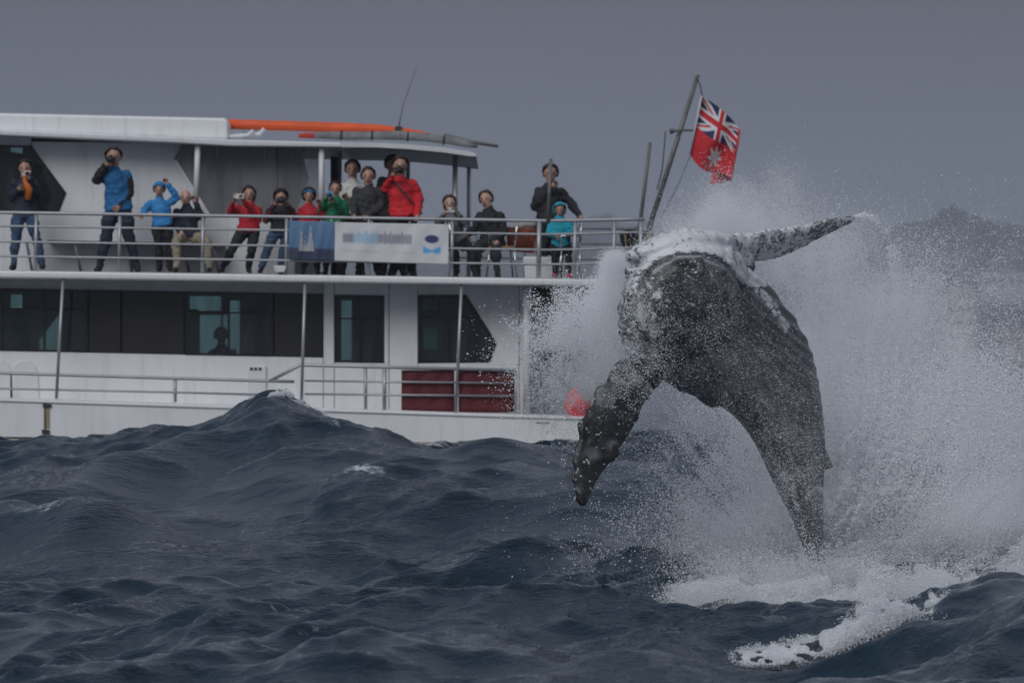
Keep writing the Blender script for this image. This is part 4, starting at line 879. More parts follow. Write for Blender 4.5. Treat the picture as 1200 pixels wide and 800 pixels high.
# person in maroon sleeves
person('hooded person in black top with maroon sleeves and jeans aiming a camera', 328, dk(328), 110, YP, C['black'], C['jeans'],
    dict(head=(329, 231), shR=(316, 245), shL=(343, 245), elR=(312, 258), elL=(347, 258), haR=(322, 240, .28), haL=(337, 241, .28), hiR=(321, 274), hiL=(337, 274), knR=(313, 294), knL=(331, 294), anR=(306, 315), anL=(329, 316)), sleeves=C['maroon'], hood=C['black'], bulk=1.15)
camera_thing(329.5, 235, YP - 0.38, 'dark camera raised by the person with maroon sleeves', 0.9)
# child with blue hat
person('child in red jacket with blue hat and dark hood behind the blue banner', 364, dk(364), 104, YP, C['red'], C['black'],
    dict(head=(362, 229), shR=(352, 244), shL=(374, 243), elR=(350, 259), elL=(380, 255), haR=(357, 268, .15), haL=(374, 239, .2)), hood=C['black'], cap=C['bluehood'], bulk=1.15)
# green jacket
person('person in green jacket looking into a pale blue camera', 391, dk(391), 112, YP - 0.05, C['green'], C['black'],
    dict(head=(393, 221), shR=(380, 237), shL=(405, 236), elR=(376, 248), elL=(406, 254), haR=(382, 232, .25), haL=(391, 237, .25)), bulk=1.15)
M['blue_cam'] = mat('blue_camera', (0.10, 0.35, 0.55), 0.4); camera_thing(386.5, 228, YP - 0.35, 'pale blue camera held by the person in green', 0.8, 'blue_cam')
# white jacket woman
person('dark haired woman in white jacket standing behind the man in black', 413, dk(413), 134, YP + 0.6, C['white'], C['black'],
    dict(head=(413, 198), shR=(402, 216), shL=(426, 215), elR=(401, 236), elL=(425, 238), haR=(414, 230, .2), haL=(408, 232, .2)), sleeves=C['white'])
# man in black jacket at rail
person('man in black jacket leaning both hands on rail above the banner', 431, dk(431), 128, YP - 0.25, C['char'], C['black'],
    dict(head=(431.5, 206), shR=(417.5, 222), shL=(446, 221), elR=(415, 240), elL=(449, 240), haR=(415, 253, .35), haL=(431, 254, .35)), bulk=1.14)
# behind
person('person in black standing behind the man in the bright red jacket', 460, dk(460), 138, YP + 0.7, C['black'], C['black'],
    dict(head=(460, 193), shR=(448, 209), shL=(474, 210)), cap=C['black'])
# red man with camera
rm, J, hh = person('big man in bright red jacket with camera at his eye, hand on rail', 472, dk(472), 141, YP - 0.3, C['red2'], C['black'],
    dict(head=(469, 194), shR=(457, 212), shL=(484, 212), elR=(451, 222), elL=(492, 235), haR=(460.5, 206, .25), haL=(489, 253, .3)), bulk=1.16)
camera_thing(468, 199.5, YP - 0.58, 'black camera at the eye of the man in bright red')
bm = bmesh.new(); tube(bm, [P(459, 211, YP - 0.44), P(470, 222, YP - 0.50), P(482, 236, YP - 0.49), P(491, 246, YP - 0.42), P(494, 250, YP - 0.3)], 0.016, 6)
obj('strap', bm, M['rubber'], rm, True)
# seated woman in grey
person('woman in grey jumper seated by the rail holding up a phone', 528, dk(530), 118, YP + 0.1, C['grey'], C['black'],
    dict(head=(527, 238), neck=(528, 248), shR=(518, 255), shL=(540, 255), elR=(514, 262, .15), elL=(543, 262, .15), haR=(521, 250, .3), haL=(534, 249, .3), hiR=(526, 286), hiL=(541, 286), knR=(532, 290, .45), knL=(552, 290, .45), anR=(536, 319, .5), anL=(556, 319.5, .5)), skin='skin2', hair='hair2', hairlen=.02)
phone_thing(528, 246, YP - 0.28, 'white phone held by the seated woman in grey', 0.12)
# seated man in black
person('man in black jumper with short brown hair seated beside the gear table', 573, dk(573), 126, YP + 0.15, C['black'], C['char'],
    dict(head=(569.5, 233), neck=(572.5, 244), shR=(562, 251), shL=(587, 250), elR=(557, 268), elL=(591, 270), haR=(547, 274, .25), haL=(583, 283, .3), hiR=(567, 286), hiL=(585, 286), knR=(560, 290, .42), knL=(580, 291, .42), anR=(559, 320, .4), anL=(583, 320, .4)), skin='skin2', hair='hair2', tilt=-0.12, face=-0.35)
# tall man in black at stern
person('tall man in black shirt resting one bare forearm on the stern rail', 645, dk(645), 136, YP + 0.3, C['black'], C['black'],
    dict(head=(645, 203), shR=(630, 222), shL=(659, 222), elR=(626, 243), elL=(670, 240), haR=(647, 219, .22), haL=(680, 254, .5), anR=(638, 320), anL=(654, 320)), bulk=1.15)
# child turquoise
person('child in turquoise hooded jacket seated at the stern end of the rail', 657, dk(657), 96, YP - 0.1, C['turq'], C['black'],
    dict(head=(656, 246), neck=(656, 253), shR=(646, 261), shL=(668, 260), elR=(643, 273), elL=(672, 272), haR=(652, 277, .2), haL=(664, 276, .2), hiR=(650, 291), hiL=(665, 291), knR=(650, 297, .3), knL=(666, 297, .3), anR=(650, 320, .32), anL=(666, 321, .32)), hood=C['turq'], shoe=cloth('pink_shoe', (0.6, 0.05, 0.16)), bulk=1.25)
# passengers behind the smoky curtain and in the saloon
person('grey clad passenger standing behind the smoky curtain near the white post', 246, dk(246), 124, BY + 3.0, C['grey'], C['black'], dict(head=(246, 203)))
person('dark clad passenger with maroon sleeves standing behind the smoky curtain', 284, dk(284), 128, BY + 3.1, C['char'], C['black'], dict(head=(284, 199)), sleeves=C['maroon'])
person('dark silhouette of a passenger seated behind the saloon window', 259, 482, 118, CW + 1.2, C['black'], C['black'],
    dict(head=(259, 393), neck=(260, 404), shR=(248, 411), shL=(274, 411), elR=(246, 430), elL=(277, 430), haR=(253, 440, .3), haL=(270, 440, .3), hiR=(254, 446), hiL=(268, 446), knR=(252, 448, .4), knL=(271, 448, .4), anR=(252, 478, .4), anL=(271, 478, .4)))

# ------------------------------------------------------------------ the whale
WY = 56.0; WS = FPX / WY        # pixels per metre where the whale leaps
def W(x, y, d):
    """photograph pixel (x, y) and d pixels of depth towards the camera"""
    return P(x, y, WY - d / WS)
def Wv(p): return np.array(W(*p))
def ring_pts(c, A, B, n=40, e=1.0):
    c0 = Wv(c); a_ = np.array((A[0], -A[2], -A[1])) / WS; b_ = np.array((B[0], -B[2], -B[1])) / WS
    return [Vector(c0 + a_ * math.copysign(abs(math.cos(t)) ** e, math.cos(t)) + b_ * math.copysign(abs(math.sin(t)) ** e, math.sin(t))) for t in [2 * math.pi * k / n for k in range(n)]]
def cat(rows, key, n):
    """smooth interpolation of ring parameters"""
    R_ = np.array(rows, float); k = len(R_); t = np.linspace(0, k - 1, n); outp = []
    for q in t:
        i = min(int(q), k - 2); f = q - i; p0, p1, p2, p3 = R_[max(i - 1, 0)], R_[i], R_[i + 1], R_[min(i + 2, k - 1)]
        outp.append(0.5 * ((2 * p1) + (-p0 + p2) * f + (2 * p0 - 5 * p1 + 4 * p2 - p3) * f * f + (-p0 + 3 * p1 - 3 * p2 + p3) * f ** 3))
    return outp
body_rows = [
    (966, 752, -150, 8, 0, 0, 0, -4, 16), (962, 705, -140, 10, 1, 0, 0, -4, 15), (956, 655, -128, 12, 2, 0, 0, -5, 15), (946, 610, -112, 19, 3, 0, 0, -8, 20),
    (934, 562, -88, 32, 5, 0, 0, -15, 32), (923, 516, -60, 44, 5, 0, -5, -20, 44), (906, 470, -28, 56, -6, 0, -12, -28, 55), (882, 430, 5, 65, -30, 0, -22, -36, 62),
    (850, 399, 45, 62, -51, -6, -28, -40, 62), (821, 374, 85, 55, -63, -10, -30, -24, 62), (806, 354, 125, 50, -64, -12, -50, -22, 45), (797, 347, 160, 40, -60, -8, -57, -20, 25),
    (794, 343, 190, 36, -54, -4, -53, -18, 14), (792, 341, 212, 30, -45, 0, -44, -15, 8), (791, 340, 226, 21, -31, 0, -30, -10, 4), (790, 339, 233, 9, -14, 0, -13, -5, 2)]
bm = bmesh.new()
loft(bm, [ring_pts(r[:3], r[3:6], r[6:9]) for r in cat(body_rows, 0, 70)])
# upper jaw: flat tapering rostrum lying over the mouth
jaw = [(868, 318, 70, 4, -26, 0, -20, 0, 30), (852, 302, 100, 8, -24, -2, -14, 0, 46), (826, 291, 128, 5, -21, -2, -8, 0, 58), (796, 288, 150, 1, -18, 0, -6, 0, 58), (768, 294, 164, -3, -15, 0, -6, 0, 46), (748, 301, 168, -5, -11, 0, -6, 0, 28), (737, 304, 168, -3, -5, 0, -4, 0, 10)]
loft(bm, [ring_pts(r[:3], r[3:6], r[6:9], 28) for r in cat(jaw, 0, 34)])
# lower lip
lip = [(752, 335, 150), (762, 318, 178), (777, 307, 198), (800, 301.5, 204), (822, 302, 200), (842, 309, 186), (856, 322, 160), (866, 340, 120)]
tube(bm, [Vector(q) for q in [Wv(r) for r in cat(lip, 0, 28)]], [0.055] * 28, 12)
# flesh between throat and belly
for c, r in (((800, 417, 66), 35), ((822, 430, 44), 35), ((842, 442, 30), 36), ((790, 402, 90), 40)): ball(bm, W(*c), r / WS, 20, 14)
# left cheek fold and the boss of the chin
for c, r in (((752, 372, 165), 30), ((751, 392, 145), 24), ((762, 345, 178), 34)):
    ball(bm, W(*c), r / WS, 16, 12, (0.9, 0.9, 1.2))
# dorsal fin on the back
fin = [[(958, 512, -58), (976, 548, -60), (964, 566, -62), (955, 540, -60)]]
def plate(bm, pts, th, dirv_):
    a_ = [bm.verts.new(W(*p) + dirv_ * th) for p in pts]; b_ = [bm.verts.new(W(*p) - dirv_ * th) for p in pts]
    bm.faces.new(a_); bm.faces.new(b_[::-1])
    for i in range(len(a_)): bm.faces.new((a_[i], b_[i], b_[(i + 1) % len(a_)], a_[(i + 1) % len(a_)]))
plate(bm, [(950, 510, -58), (964, 522, -60), (971, 534, -60), (978, 549, -60), (969, 549, -60), (964, 556, -61), (950, 572, -66)], 0.05, Vector((0, 1, 0)))
# flippers: thick leading edge with knobs, thin trailing edge
def flipper(rows, n=46, knob=0.0, trail=1.0):
    rs = cat(rows, 0, n); rings = []
    for i, r in enumerate(rs):
        k = 1 + knob * (math.sin(i * 0.95) * 0.5 + 0.5 * math.sin(i * 1.7 + 1)) * (0 if i < 6 else 1)
        c = np.array(r[:3]); A = np.array(r[3:6]); B = np.array(r[6:9]); pts = []
        for t in [2 * math.pi * q / 24 for q in range(24)]:
            ca, sa = math.cos(t), math.sin(t)
            lead = A * ca * (k if ca > 0 else trail); th = B * sa * (1.0 if ca > -0.2 else 0.75)
            pts.append(W(*(c + lead + th)))
        rings.append(pts)
    loft(bm, rings)
# hanging flipper (A points to the knobbed leading edge, on the left)
flipper([(792, 400, 105, -18, -18, 0, 6, 0, 18), (767, 426, 120, -20, -13, 8, 6, 4, 14), (745, 445, 134, -26, -12, 10, 6, 4, 12), (728, 470, 148, -27, -10, 12, 5, 4, 10), (714, 497, 163, -29, -9, 12, 5, 3, 8.5), (701, 524, 176, -25, -8, 10, 4, 3, 7), (691, 548, 187, -20, -6, 8, 3, 2, 6), (686, 569, 196, -14, -3, 6, 3, 2, 5), (684, 584, 200, -8, 0, 3, 2, 1, 3.5), (684.5, 590, 202, -3, 1, 1, 1, 1, 2)], knob=0.15, trail=0.85)
# raised flipper (leading edge on top)
flipper([(826, 312, 60, 2, -24, 4, 0, 8, 20), (850, 298, 40, 5, -22, 4, 0, 5, 15), (876, 290, 20, 4, -18, 6, 0, 3, 9), (905, 287, -2, 3, -18.5, 6, 0, 2.5, 7), (932, 280, -24, 3, -16, 6, 0, 2.5, 6), (958, 270.5, -46, 3, -12, 5, 0, 2, 5), (982, 262, -66, 2, -7, 3, 0, 2, 4), (998, 257, -80, 1, -4, 1, 0, 1, 3), (1004, 255, -85, 0, -1.5, 0, 0, 0.5, 1.5)], knob=0.10)
# tail flukes under the water
for s in (-1, 1):
    rs = [(966, 752, -150, 0, 6, 26, 3, 8, 0), (966 + 50 * s, 782, -160, 0, 4, 24, 1, 6, 0), (966 + 110 * s, 806, -178, 0, 3, 17, 1, 4, 0), (966 + 165 * s, 818, -205, 0, 2, 5, 0, 2, 0)]
    loft(bm, [ring_pts(r[:3], r[3:6], r[6:9], 20) for r in cat(rs, 0, 24)])
wm_ = remesh(bm, 0.020); wm_.name = 'body'
n = len(wm_.vertices); co = np.empty(n * 3, np.float32); wm_.vertices.foreach_get('co', co); co = co.reshape(-1, 3).astype(float)
dn = np.empty(n * 3, np.float32); wm_.vertices.foreach_get('normal', dn); dn = dn.reshape(-1, 3).astype(float)
wx = co[:, 0] / co[:, 1] * FPX + 600; wy = HOR - (co[:, 2] - EYE) / co[:, 1] * FPX; wd = (WY - co[:, 1]) * WS
def poly_d(pts):
    d = np.full(n, 1e9)
    p2 = np.stack([wx, wy], 1)
    for a_, b_ in zip(pts, pts[1:]): d = np.minimum(d, seg_dist(p2, a_, b_))
    return d
onL = (wx < 778) & (wy > 418) & (poly_d([(770, 432), (738, 470), (708, 522), (685, 590)]) < 46)      # hanging flipper
onR = (wy < 312) & (wx > 858)                                                                       # raised flipper
lipline = poly_d([(750, 334), (760, 315), (777, 302), (800, 296.5), (824, 296), (846, 303), (862, 318), (872, 338)])
front = wd > 60
jawtop = front & (wy < np.interp(wx, [735, 757, 777, 800, 824, 846, 862, 874], [318, 314, 302, 297, 296, 303, 318, 335])) & ~onR
groove = np.exp(-(lipline / 2.6) ** 2) * front
# throat pleats run from the chin towards the belly
ax = (wx - 790) * 0.62 + (wy - 340) * -0.78
pleat = np.sin(ax * 0.62 + 2 * vnoise(co * 1.2, 4)) * sstep(40, 90, np.hypot(wx - 790, wy - 340) ) * sstep(-70, 20, wd) * (~onL) * (~onR)
disp = -0.05 * groove + 0.009 * pleat * (0.4 + 1.2 * vnoise(co * 1.6, 44))
kn = vnoise(co * 9.0, 21); kn2 = vnoise(co * 22.0, 22); knobs = np.clip(kn - 0.62, 0, 1) * 0.16 + np.clip(kn2 - 0.6, 0, 1) * 0.05
disp += np.where(onL, knobs * 0.55 + (vnoise(co * 5, 2) - 0.5) * 0.02, 0) + np.where(jawtop, knobs * 0.45, 0) + np.where(onR, knobs * 0.25, 0)
chin = front & ~jawtop & ~onL & (np.hypot(wx - 785, wy - 346) < 80)
disp += np.where(chin, np.clip(kn - 0.62, 0, 1) * 0.17 + np.clip(kn2 - 0.66, 0, 1) * 0.07, 0)
disp += 0.02 * (vnoise(co * 2.5, 12) - 0.5) + 0.006 * (vnoise(co * 14, 13) - 0.5)
co2 = co + dn * disp[:, None]
wroot = empty('whale', W(966, 745, -150)); tag(wroot, 'dark humpback whale leaping from the water with pale flippers spread', 'whale')
wm_.vertices.foreach_set('co', (co2 - np.array(wroot.location)).astype(np.float32).ravel())
# hide colouring: how much white pigment or barnacle each place carries; some light and shade painted in
wh = np.full(n, 0.14)
wh = np.where(onR, 0.49 - 0.10 * sstep(925, 985, wx) * (wy < 285), wh)
wh = np.where(jawtop, 0.57, wh)
wh = np.where(jawtop & (wx > 822), 0.68, wh); wh = np.where(jawtop & (wx < 765), 0.50, wh)
wh = np.where(onL, 0.24, wh)
patch = np.zeros(n)
for bx_, by_, r_ in ((712, 464, 17), (693, 533, 11), (716, 521, 8), (742, 446, 9)):
    k = np.exp(-(np.hypot(wx - bx_, (wy - by_) * 1.2) / r_) ** 4) * sstep(0.3, 0.42, vnoise(co * 11, 60)); wh = np.where(onL, wh * (1 - 0.7 * k), wh); patch = np.maximum(patch, np.where(onL, k, 0))
back = np.exp(-(poly_d([(862, 318), (885, 335), (905, 358), (922, 385)]) / 9) ** 2); wh = np.maximum(wh, 0.5 * back * ~onR)
wh = np.where(chin, 0.28 + 0.14 * sstep(790, 755, wx), wh); wh = np.maximum(wh, 0.34 * np.exp(-(poly_d([(805, 352), (828, 372), (838, 385)]) / 5) ** 2))
wh = wh * (1 - 0.9 * groove)  # mouth groove darkened by colour to paint the shade in the gap
tone = np.full(n, 0.125); tone = np.where(onL, 0.02, tone); tone = np.where(chin, 0.035 + 0.06 * sstep(790, 850, wx), tone)  # flipper itself dark; chin paler to the right as painted soft light
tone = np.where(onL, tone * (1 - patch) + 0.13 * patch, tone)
lip_highlight = np.exp(-(poly_d([(766, 319), (779, 309), (800, 303.5), (822, 303.5), (842, 311)]) / 2.0) ** 2) * front; tone = np.maximum(tone, 0.34 * lip_highlight); wh = wh * (1 - lip_highlight)  # pale highlight painted along the lower lip
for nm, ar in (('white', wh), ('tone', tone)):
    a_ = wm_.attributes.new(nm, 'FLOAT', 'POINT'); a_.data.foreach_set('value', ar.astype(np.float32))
wm_.polygons.foreach_set('use_smooth', np.ones(len(wm_.polygons), bool)); wm_.update()
wb = bpy.data.objects.new('body', wm_); COL.objects.link(wb); wb.parent = wroot
def whale_mat():
    m = bpy.data.materials.new('whale_hide'); m.use_nodes = True; t = m.node_tree; n_ = t.nodes; l = t.links; b = n_['Principled BSDF']
    b.inputs['Roughness'].default_value = 0.38; b.inputs['Specular IOR Level'].default_value = 0.45
    c = n_.new('ShaderNodeTexCoord')
    def noise(s, d=5, r=0.6, vec=(1, 1, 1), dist=0.0):
        mp = n_.new('ShaderNodeMapping'); mp.inputs['Scale'].default_value = vec; l.new(c.outputs['Object'], mp.inputs[0])
        z = n_.new('ShaderNodeTexNoise'); z.inputs['Scale'].default_value = s; z.inputs['Detail'].default_value = d; z.inputs['Roughness'].default_value = r; z.inputs['Distortion'].default_value = dist
        l.new(mp.outputs[0], z.inputs['Vector']); return z.outputs['Fac']
    def math_(op, a_, b_=None, v=None):
        k = n_.new('ShaderNodeMath'); k.operation = op; l.new(a_, k.inputs[0])
        if b_ is not None: l.new(b_, k.inputs[1])
        if v is not None: k.inputs[1].default_value = v
        return k.outputs[0]
    aw_ = n_.new('ShaderNodeAttribute'); aw_.attribute_name = 'white'; at_ = n_.new('ShaderNodeAttribute'); at_.attribute_name = 'tone'
    p1 = noise(7, 8, 0.72, (1, 1, 1), 1.2); p2 = noise(26, 5, 0.7)
    pm = math_('ADD', math_('MULTIPLY', p1, v=0.65), math_('MULTIPLY', p2, v=0.35))
    df = math_('SUBTRACT', math_('ADD', aw_.outputs['Fac'], math_('MULTIPLY', pm, v=-1.7)), v=-0.42)
    r = n_.new('ShaderNodeMapRange'); r.inputs['From Min'].default_value = -0.05; r.inputs['From Max'].default_value = 0.07; l.new(df, r.inputs['Value'])
    tn = n_.new('ShaderNodeCombineColor'); v1 = noise(3, 6); mr_ = n_.new('ShaderNodeMapRange'); mr_.inputs['To Min'].default_value = 0.5; mr_.inputs['To Max'].default_value = 1.5; l.new(v1, mr_.inputs['Value'])
    tv = math_('MULTIPLY', at_.outputs['Fac'], mr_.outputs[0])
    for q, k in zip(range(3), (0.96, 1.03, 1.12)): l.new(math_('MULTIPLY', tv, v=k), tn.inputs[q])
    mx = n_.new('ShaderNodeMix'); mx.data_type = 'RGBA'; l.new(r.outputs[0], mx.inputs['Factor']); l.new(tn.outputs[0], mx.inputs['A']); mx.inputs['B'].default_value = (0.74, 0.75, 0.77, 1)
    l.new(mx.outputs['Result'], b.inputs['Base Color'])
    bp = n_.new('ShaderNodeBump'); bp.inputs['Strength'].default_value = 0.45; bp.inputs['Distance'].default_value = 0.02; l.new(pm, bp.inputs['Height']); l.new(bp.outputs[0], b.inputs['Normal'])
    return m
wm_.materials.append(whale_mat())
# barnacles: small rough cones on chin, jaw and flipper edge
gb = np.random.default_rng(3)
cand = np.where((onL & (wh < 0.4)) | (jawtop & (wx < 830)) | (chin & (kn > 0.55) & (wy < 405)))[0]
cand = cand[dn[cand, 1] < 0.3]; gb.shuffle(cand)
bm = bmesh.new()
for i in cand[:200]:
    s = gb.uniform(0.007, 0.018); q = Vector(co2[i]); nn = Vector(dn[i]).normalized()
    mt = Matrix.Translation(q + nn * s * 0.2) @ nn.to_track_quat('Z', 'Y').to_matrix().to_4x4()
    bmesh.ops.create_cone(bm, cap_ends=True, segments=7, radius1=s, radius2=s * 0.5, depth=s, matrix=mt)
bo = obj('barnacles', bm, mat('barnacle', (0.42, 0.42, 0.42), 0.9, var=0.4, vscale=30), wroot); bo['kind'] = 'stuff'

# ------------------------------------------------------------------ spray
def drop_mat(name, col, rough=0.5):
    m = bpy.data.materials.new(name); m.use_nodes = True; b = m.node_tree.nodes['Principled BSDF']
    b.inputs['Base Color'].default_value = (*col, 1); b.inputs['Roughness'].default_value = rough; b.inputs['Specular IOR Level'].default_value = 0.4
    t_ = m.node_tree; tl = t_.nodes.new('ShaderNodeBsdfTranslucent'); tl.inputs[0].default_value = (*col, 1); mx_ = t_.nodes.new('ShaderNodeMixShader'); mx_.inputs[0].default_value = 0.4
    t_.links.new(b.outputs[0], mx_.inputs[1]); t_.links.new(tl.outputs[0], mx_.inputs[2]); t_.links.new(mx_.outputs[0], t_.nodes['Material Output'].inputs['Surface'])
    return m
def points_object(name, pos, rad, m, label, cat_, kind='stuff'):
    me = bpy.data.meshes.new(name); me.vertices.add(len(pos)); me.vertices.foreach_set('co', pos.astype(np.float32).ravel())
    a_ = me.attributes.new('rad', 'FLOAT', 'POINT'); a_.data.foreach_set('value', rad.astype(np.float32)); me.update(); me.materials.append(m)
    o = bpy.data.objects.new(name, me); COL.objects.link(o)
    g = bpy.data.node_groups.new(name + '_drops', 'GeometryNodeTree'); g.interface.new_socket('Geometry', in_out='INPUT', socket_type='NodeSocketGeometry'); g.interface.new_socket('Geometry', in_out='OUTPUT', socket_type='NodeSocketGeometry')
    i_ = g.nodes.new('NodeGroupInput'); o_ = g.nodes.new('NodeGroupOutput'); mp = g.nodes.new('GeometryNodeMeshToPoints'); na = g.nodes.new('GeometryNodeInputNamedAttribute'); na.data_type = 'FLOAT'; na.inputs['Name'].default_value = 'rad'
    sm = g.nodes.new('GeometryNodeSetMaterial'); sm.inputs['Material'].default_value = m
    g.links.new(i_.outputs[0], mp.inputs['Mesh']); g.links.new(na.outputs[0], mp.inputs['Radius']); g.links.new(mp.outputs[0], sm.inputs[0]); g.links.new(sm.outputs[0], o_.inputs[0])
    md = o.modifiers.new('drops', 'NODES'); md.node_group = g
    tag(o, label, cat_, kind=kind); return o
gs = np.random.default_rng(21)
pos_l, rad_l = [], []
def clump(x, y, s, seed, lo=0.0, pw=1.0):
    """keep drops in torn wisps"""
    an_ = np.arctan2(y - 760, x - 985) * 500; rr_ = np.hypot(x - 985, y - 760)      # strands fan out from where the body broke the surface
    nz = 0.45 * vnoise(np.stack([x / s, y / s, np.full_like(x, seed)], 1), seed) + 0.33 * vnoise(np.stack([an_ / (s * .45), rr_ / (s * 1.6), np.full_like(x, seed)], 1), seed + 1) + 0.22 * vnoise(np.stack([an_ / 9, rr_ / 22, np.full_like(x, seed)], 1), seed + 2)
    return gs.random(len(x)) < np.clip((nz - lo) / (0.78 - lo), 0, 1) ** pw
def emit(x, y, d, med, sig=0.5, mx=0.02, wisp=None):
    """drops at photograph pixels x, y and depth d metres towards the camera from the whale"""
    if wisp: k = clump(x, y, *wisp); x, y, d = x[k], y[k], d[k]
    Y = WY - d
    p = np.stack([(x - 600) / FPX * Y, Y, EYE + (HOR - y) / FPX * Y], 1)
    keep = p[:, 2] > sea_z(p[:, 0], p[:, 1]) - 0.05
    p = p[keep]; r = np.minimum(med * np.exp(gs.normal(0, sig, len(p))), mx)
    pos_l.append(p); rad_l.append(r)
def gx(nn, m_, s): return gs.normal(m_, s, nn)
def plume(nn, x0, y0, x1, y1, spread0, spread1, dm, ds, med, sig=0.5, mx=0.02, wisp=None, t_pow=1.0):
    t = gs.random(nn) ** t_pow; s = spread0 + (spread1 - spread0) * t
    emit(x0 + (x1 - x0) * t + gs.normal(0, 1, nn) * s, y0 + (y1 - y0) * t + gs.normal(0, 1, nn) * s * 0.7, gs.normal(dm, ds, nn), med, sig, mx, wisp)
# the great curtain thrown up behind and right of the back (behind the body: d < 0)
plume(1500000, 1030, 690, 1005, 380, 70, 60, -2.7, 0.5, 0.0026, 0.5, 0.010, (60, 3, 0.12, 1.0), 1.25)
plume(640000, 1010, 670, 985, 480, 46, 56, -2.4, 0.45, 0.0029, 0.5, 0.012, (50, 5, 0.12, 1.0))
plume(760000, 1160, 640, 1080, 500, 60, 80, -2.2, 0.7, 0.0030, 0.5, 0.014, (60, 7, 0.15, 1.0))
plume(150000, 1050, 560, 1110, 330, 80, 100, -1.8, 0.9, 0.0023, 0.5, 0.010, (50, 8, 0.2, 1.1))
plume(330000, 1000, 680, 1180, 620, 40, 40, -1.9, 0.35, 0.0030, 0.5, 0.014, (40, 6, 0.15, 1.0))
plume(420000, 830, 708, 1010, 694, 40, 30, -0.5, 0.5, 0.0026, 0.5, 0.012, (34, 26, 0.1, 0.9))
plume(200000, 990, 672, 1130, 650, 24, 34, -1.5, 0.3, 0.0028, 0.5, 0.012, (30, 27, 0.1, 0.9))
# mist streaming off the head
plume(230000, 800, 295, 900, 244, 26, 42, -2.2, 0.5, 0.0019, 0.4, 0.008, (40, 9, 0.05, 1.0))
plume(130000, 930, 300, 1000, 330, 40, 60, -2.0, 0.5, 0.0019, 0.4, 0.008, (40, 10, 0.1, 1.0))
# sheet of water falling on the left of the head
plume(260000, 722, 300, 704, 455, 7, 15, -0.4, 0.4, 0.0021, 0.4, 0.010, (26, 11, 0.02, 0.6))
plume(85000, 700, 350, 672, 480, 24, 34, -0.6, 0.5, 0.0024, 0.5, 0.012, (24, 12, 0.15, 1.2))
plume(50000, 690, 360, 640, 420, 26, 36, -0.4, 0.5, 0.0030, 0.5, 0.012, (20, 13, 0.2, 1.3))
# thin veil under the belly
plume(190000, 870, 700, 840, 480, 62, 46, -2.3, 0.4, 0.0026, 0.5, 0.010, (45, 14, 0.25, 1.2))
plume(240000, 880, 700, 890, 620, 66, 30, -1.9, 0.3, 0.0024, 0.5, 0.012, (40, 15, 0.1, 0.8))
# drops and spatter hanging in front of the body
plume(60000, 950, 620, 900, 430, 28, 44, 1.6, 0.5, 0.0013, 0.45, 0.005, (18, 16, 0.1, 0.8))
plume(26000, 880, 430, 800, 330, 40, 56, 2.4, 0.4, 0.0013, 0.45, 0.005, (16, 17, 0.15, 0.9))
plume(40000, 740, 330, 745, 470, 18, 30, 2.4, 0.5, 0.0015, 0.5, 0.006, (14, 18, 0.2, 1.0))
# coarse flying drops
plume(7000, 1130, 540, 1180, 450, 60, 50, -0.6, 1.0, 0.0050, 0.45, 0.016)
plume(3000, 1100, 370, 1150, 320, 60, 40, -0.6, 1.0, 0.0028, 0.4, 0.008)
plume(160000, 1140, 640, 1190, 600, 34, 46, -0.8, 0.5, 0.0026, 0.4, 0.01, (36, 23, 0.05, 0.8))
plume(9000, 710, 650, 800, 600, 56, 60, 0.3, 0.8, 0.0028, 0.45, 0.008, (24, 19, 0.3, 1.2))
# arc of water flung from the flipper tip
t = gs.random(1500) ** 1.4; emit(1003 + 40 * t + gs.normal(0, 1, 1500) * (1 + 4 * t) + 14 * t ** 3, 254 - 6 * np.sin(t * 2.2) + 46 * t ** 2.4 + gs.normal(0, 1, 1500) * (1 + 3 * t), np.full(1500, -0.75) + gs.normal(0, .05, 1500), 0.0028, 0.5, 0.01, (9, 51, 0.2, 1.0))
t = gs.random(2600); emit(1046 + 12 * t + gs.normal(0, 5, 2600), 290 + 70 * t + gs.normal(0, 4, 2600), np.full(2600, -0.8) + gs.normal(0, .1, 2600), 0.0026, 0.5)
# ropes and strings of water on ballistic arcs
for k in range(190):
    left = k % 14 == 0
    x0 = gs.normal(985, 40) if not left else gs.normal(720, 14); y0 = gs.uniform(600, 700) if not left else gs.uniform(330, 420)
    vx = gs.normal(55, 60) if not left else gs.normal(-30, 18); vy = gs.uniform(50, 210) if not left else gs.uniform(0, 40)
    m_ = 900; t = gs.uniform(0.05, 0.3) + gs.random(m_) * gs.uniform(0.15, 0.5); wv_ = gs.uniform(0.8, 2.6)
    beads = np.sin(t * gs.uniform(40, 120) + gs.uniform(0, 6)) > gs.uniform(-0.6, 0.6)
    xx = x0 + vx * t * 2.2 + gs.normal(0, wv_, m_); yy = y0 - vy * t * 2.4 + 420 * t * t + gs.normal(0, wv_, m_)
    dd = np.full(m_, gs.normal(-1.5, 0.35) if not left else gs.normal(-0.3, 0.3)) + gs.normal(0, .02, m_)
    emit(xx[beads], yy[beads], dd[beads], 0.0024, 0.5, 0.009)
points_object('spray', np.concatenate(pos_l), np.concatenate(rad_l), drop_mat('spray_water', (0.955, 0.97, 0.99)), 'cloud of white spray and droplets thrown up round the leaping whale', 'spray')
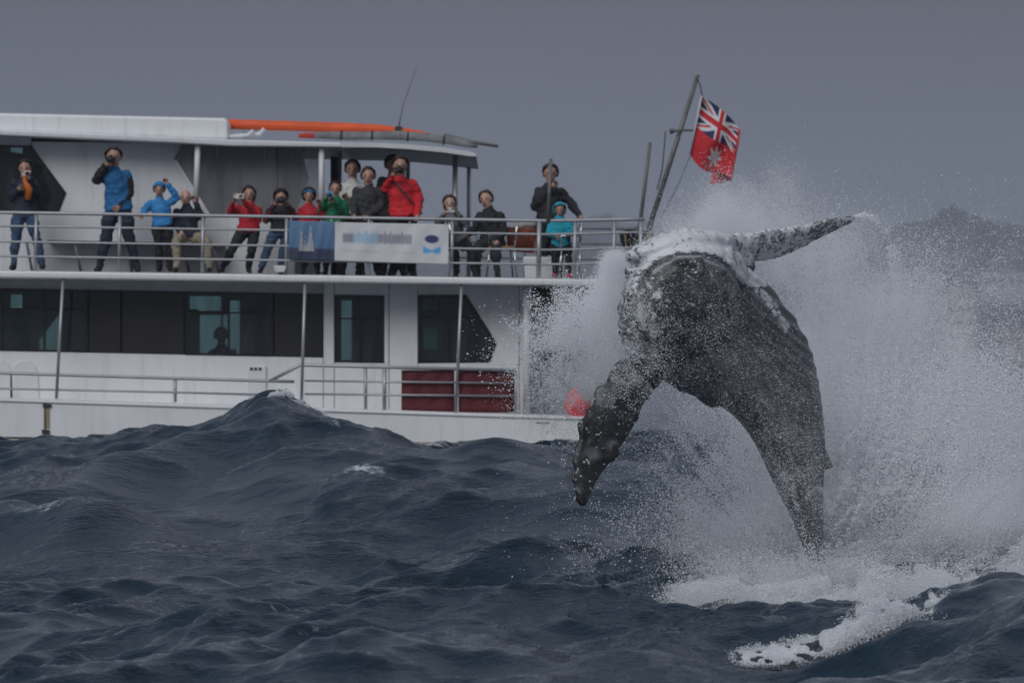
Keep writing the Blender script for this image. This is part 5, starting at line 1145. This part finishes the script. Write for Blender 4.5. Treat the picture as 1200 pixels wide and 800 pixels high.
# boiling foam where the body leaves the water
pos_l, rad_l = [], []
def heap(nn, px, Y, amp, sx, hgt, ds, med, seed, fine=5.0):
    """froth piled on the water along a line; torn by three dimensional noise"""
    t = gs.random(nn) * (len(px) - 1); ix = np.arange(len(px))
    qx = np.interp(t, ix, px) + gs.normal(0, sx, nn); qY = np.interp(t, ix, Y) + gs.normal(0, ds, nn); qa = np.interp(t, ix, amp)
    x = (qx - 600) / FPX * qY; hz_ = gs.random(nn) ** 1.6
    top_ = 0.35 + 0.65 * vnoise(np.stack([x * 2.0, qY * 0.7, 0 * x], 1), seed + 2)
    z = sea_z(x, qY) + hgt * qa * hz_ * top_ + 0.01
    nz = 0.55 * vnoise(np.stack([x * fine, qY * 2, z * fine], 1), seed) + 0.45 * vnoise(np.stack([x * fine * 2.7, qY * 5, z * fine * 2.7], 1), seed + 1)
    k = nz > 0.34 + 0.26 * hz_
    pos_l.append(np.stack([x, qY, z], 1)[k]); rad_l.append((med * np.exp(gs.normal(0, 0.45, nn)))[k])
ch = np.linspace(800, 1290, 40); c_wh = 54.4 - 0.0028 * (ch - 800)
heap(420000, ch, c_wh, np.interp(ch, [800, 880, 1040, 1130, 1200, 1290], [0.25, 0.45, 0.8, 1.3, 1.2, 0.7]), 14, 0.8, 0.6, 0.0030, 31, 3.5)
cr1 = np.linspace(868, 1100, 40); heap(90000, cr1, lipY(cr1), np.interp(cr1, [868, 930, 1000, 1030, 1070, 1100], [0.15, 0.45, 1.0, 1.6, 0.9, 0.3]), 7, 0.17, 0.20, 0.0026, 32, 6)
cb = np.linspace(318, 400, 20); heap(26000, cb, np.interp(cb, cp, c_big), np.interp(cb, [318, 335, 350, 400], [0.4, 1.5, 0.5, 0.3]), 5, 0.13, 0.12, 0.0032, 33, 9)
points_object('foam', np.concatenate(pos_l), np.concatenate(rad_l), drop_mat('foam_white', (0.86, 0.88, 0.9), 0.7), 'white churned foam along the wave crests and round the whale', 'foam')

# ------------------------------------------------------------------ rain haze between here and the coast
bm = bmesh.new(); bmesh.ops.create_cube(bm, size=1, matrix=Matrix.Translation((0, 2740, 90)) @ Matrix.Diagonal((4800, 5500, 200, 1)))
hz = bpy.data.materials.new('rain_haze'); hz.use_nodes = True; hn = hz.node_tree.nodes; hn.remove(hn['Principled BSDF'])
pv = hn.new('ShaderNodeVolumePrincipled'); pv.inputs['Color'].default_value = (0.86, 0.9, 1.0, 1); pv.inputs['Density'].default_value = 0.00022; pv.inputs['Anisotropy'].default_value = 0.2
hz.node_tree.links.new(pv.outputs[0], hn['Material Output'].inputs['Volume'])
USE_HAZE = True
if USE_HAZE: tag(obj('haze', bm, hz), 'grey rain haze over the sea', 'haze', kind='stuff')
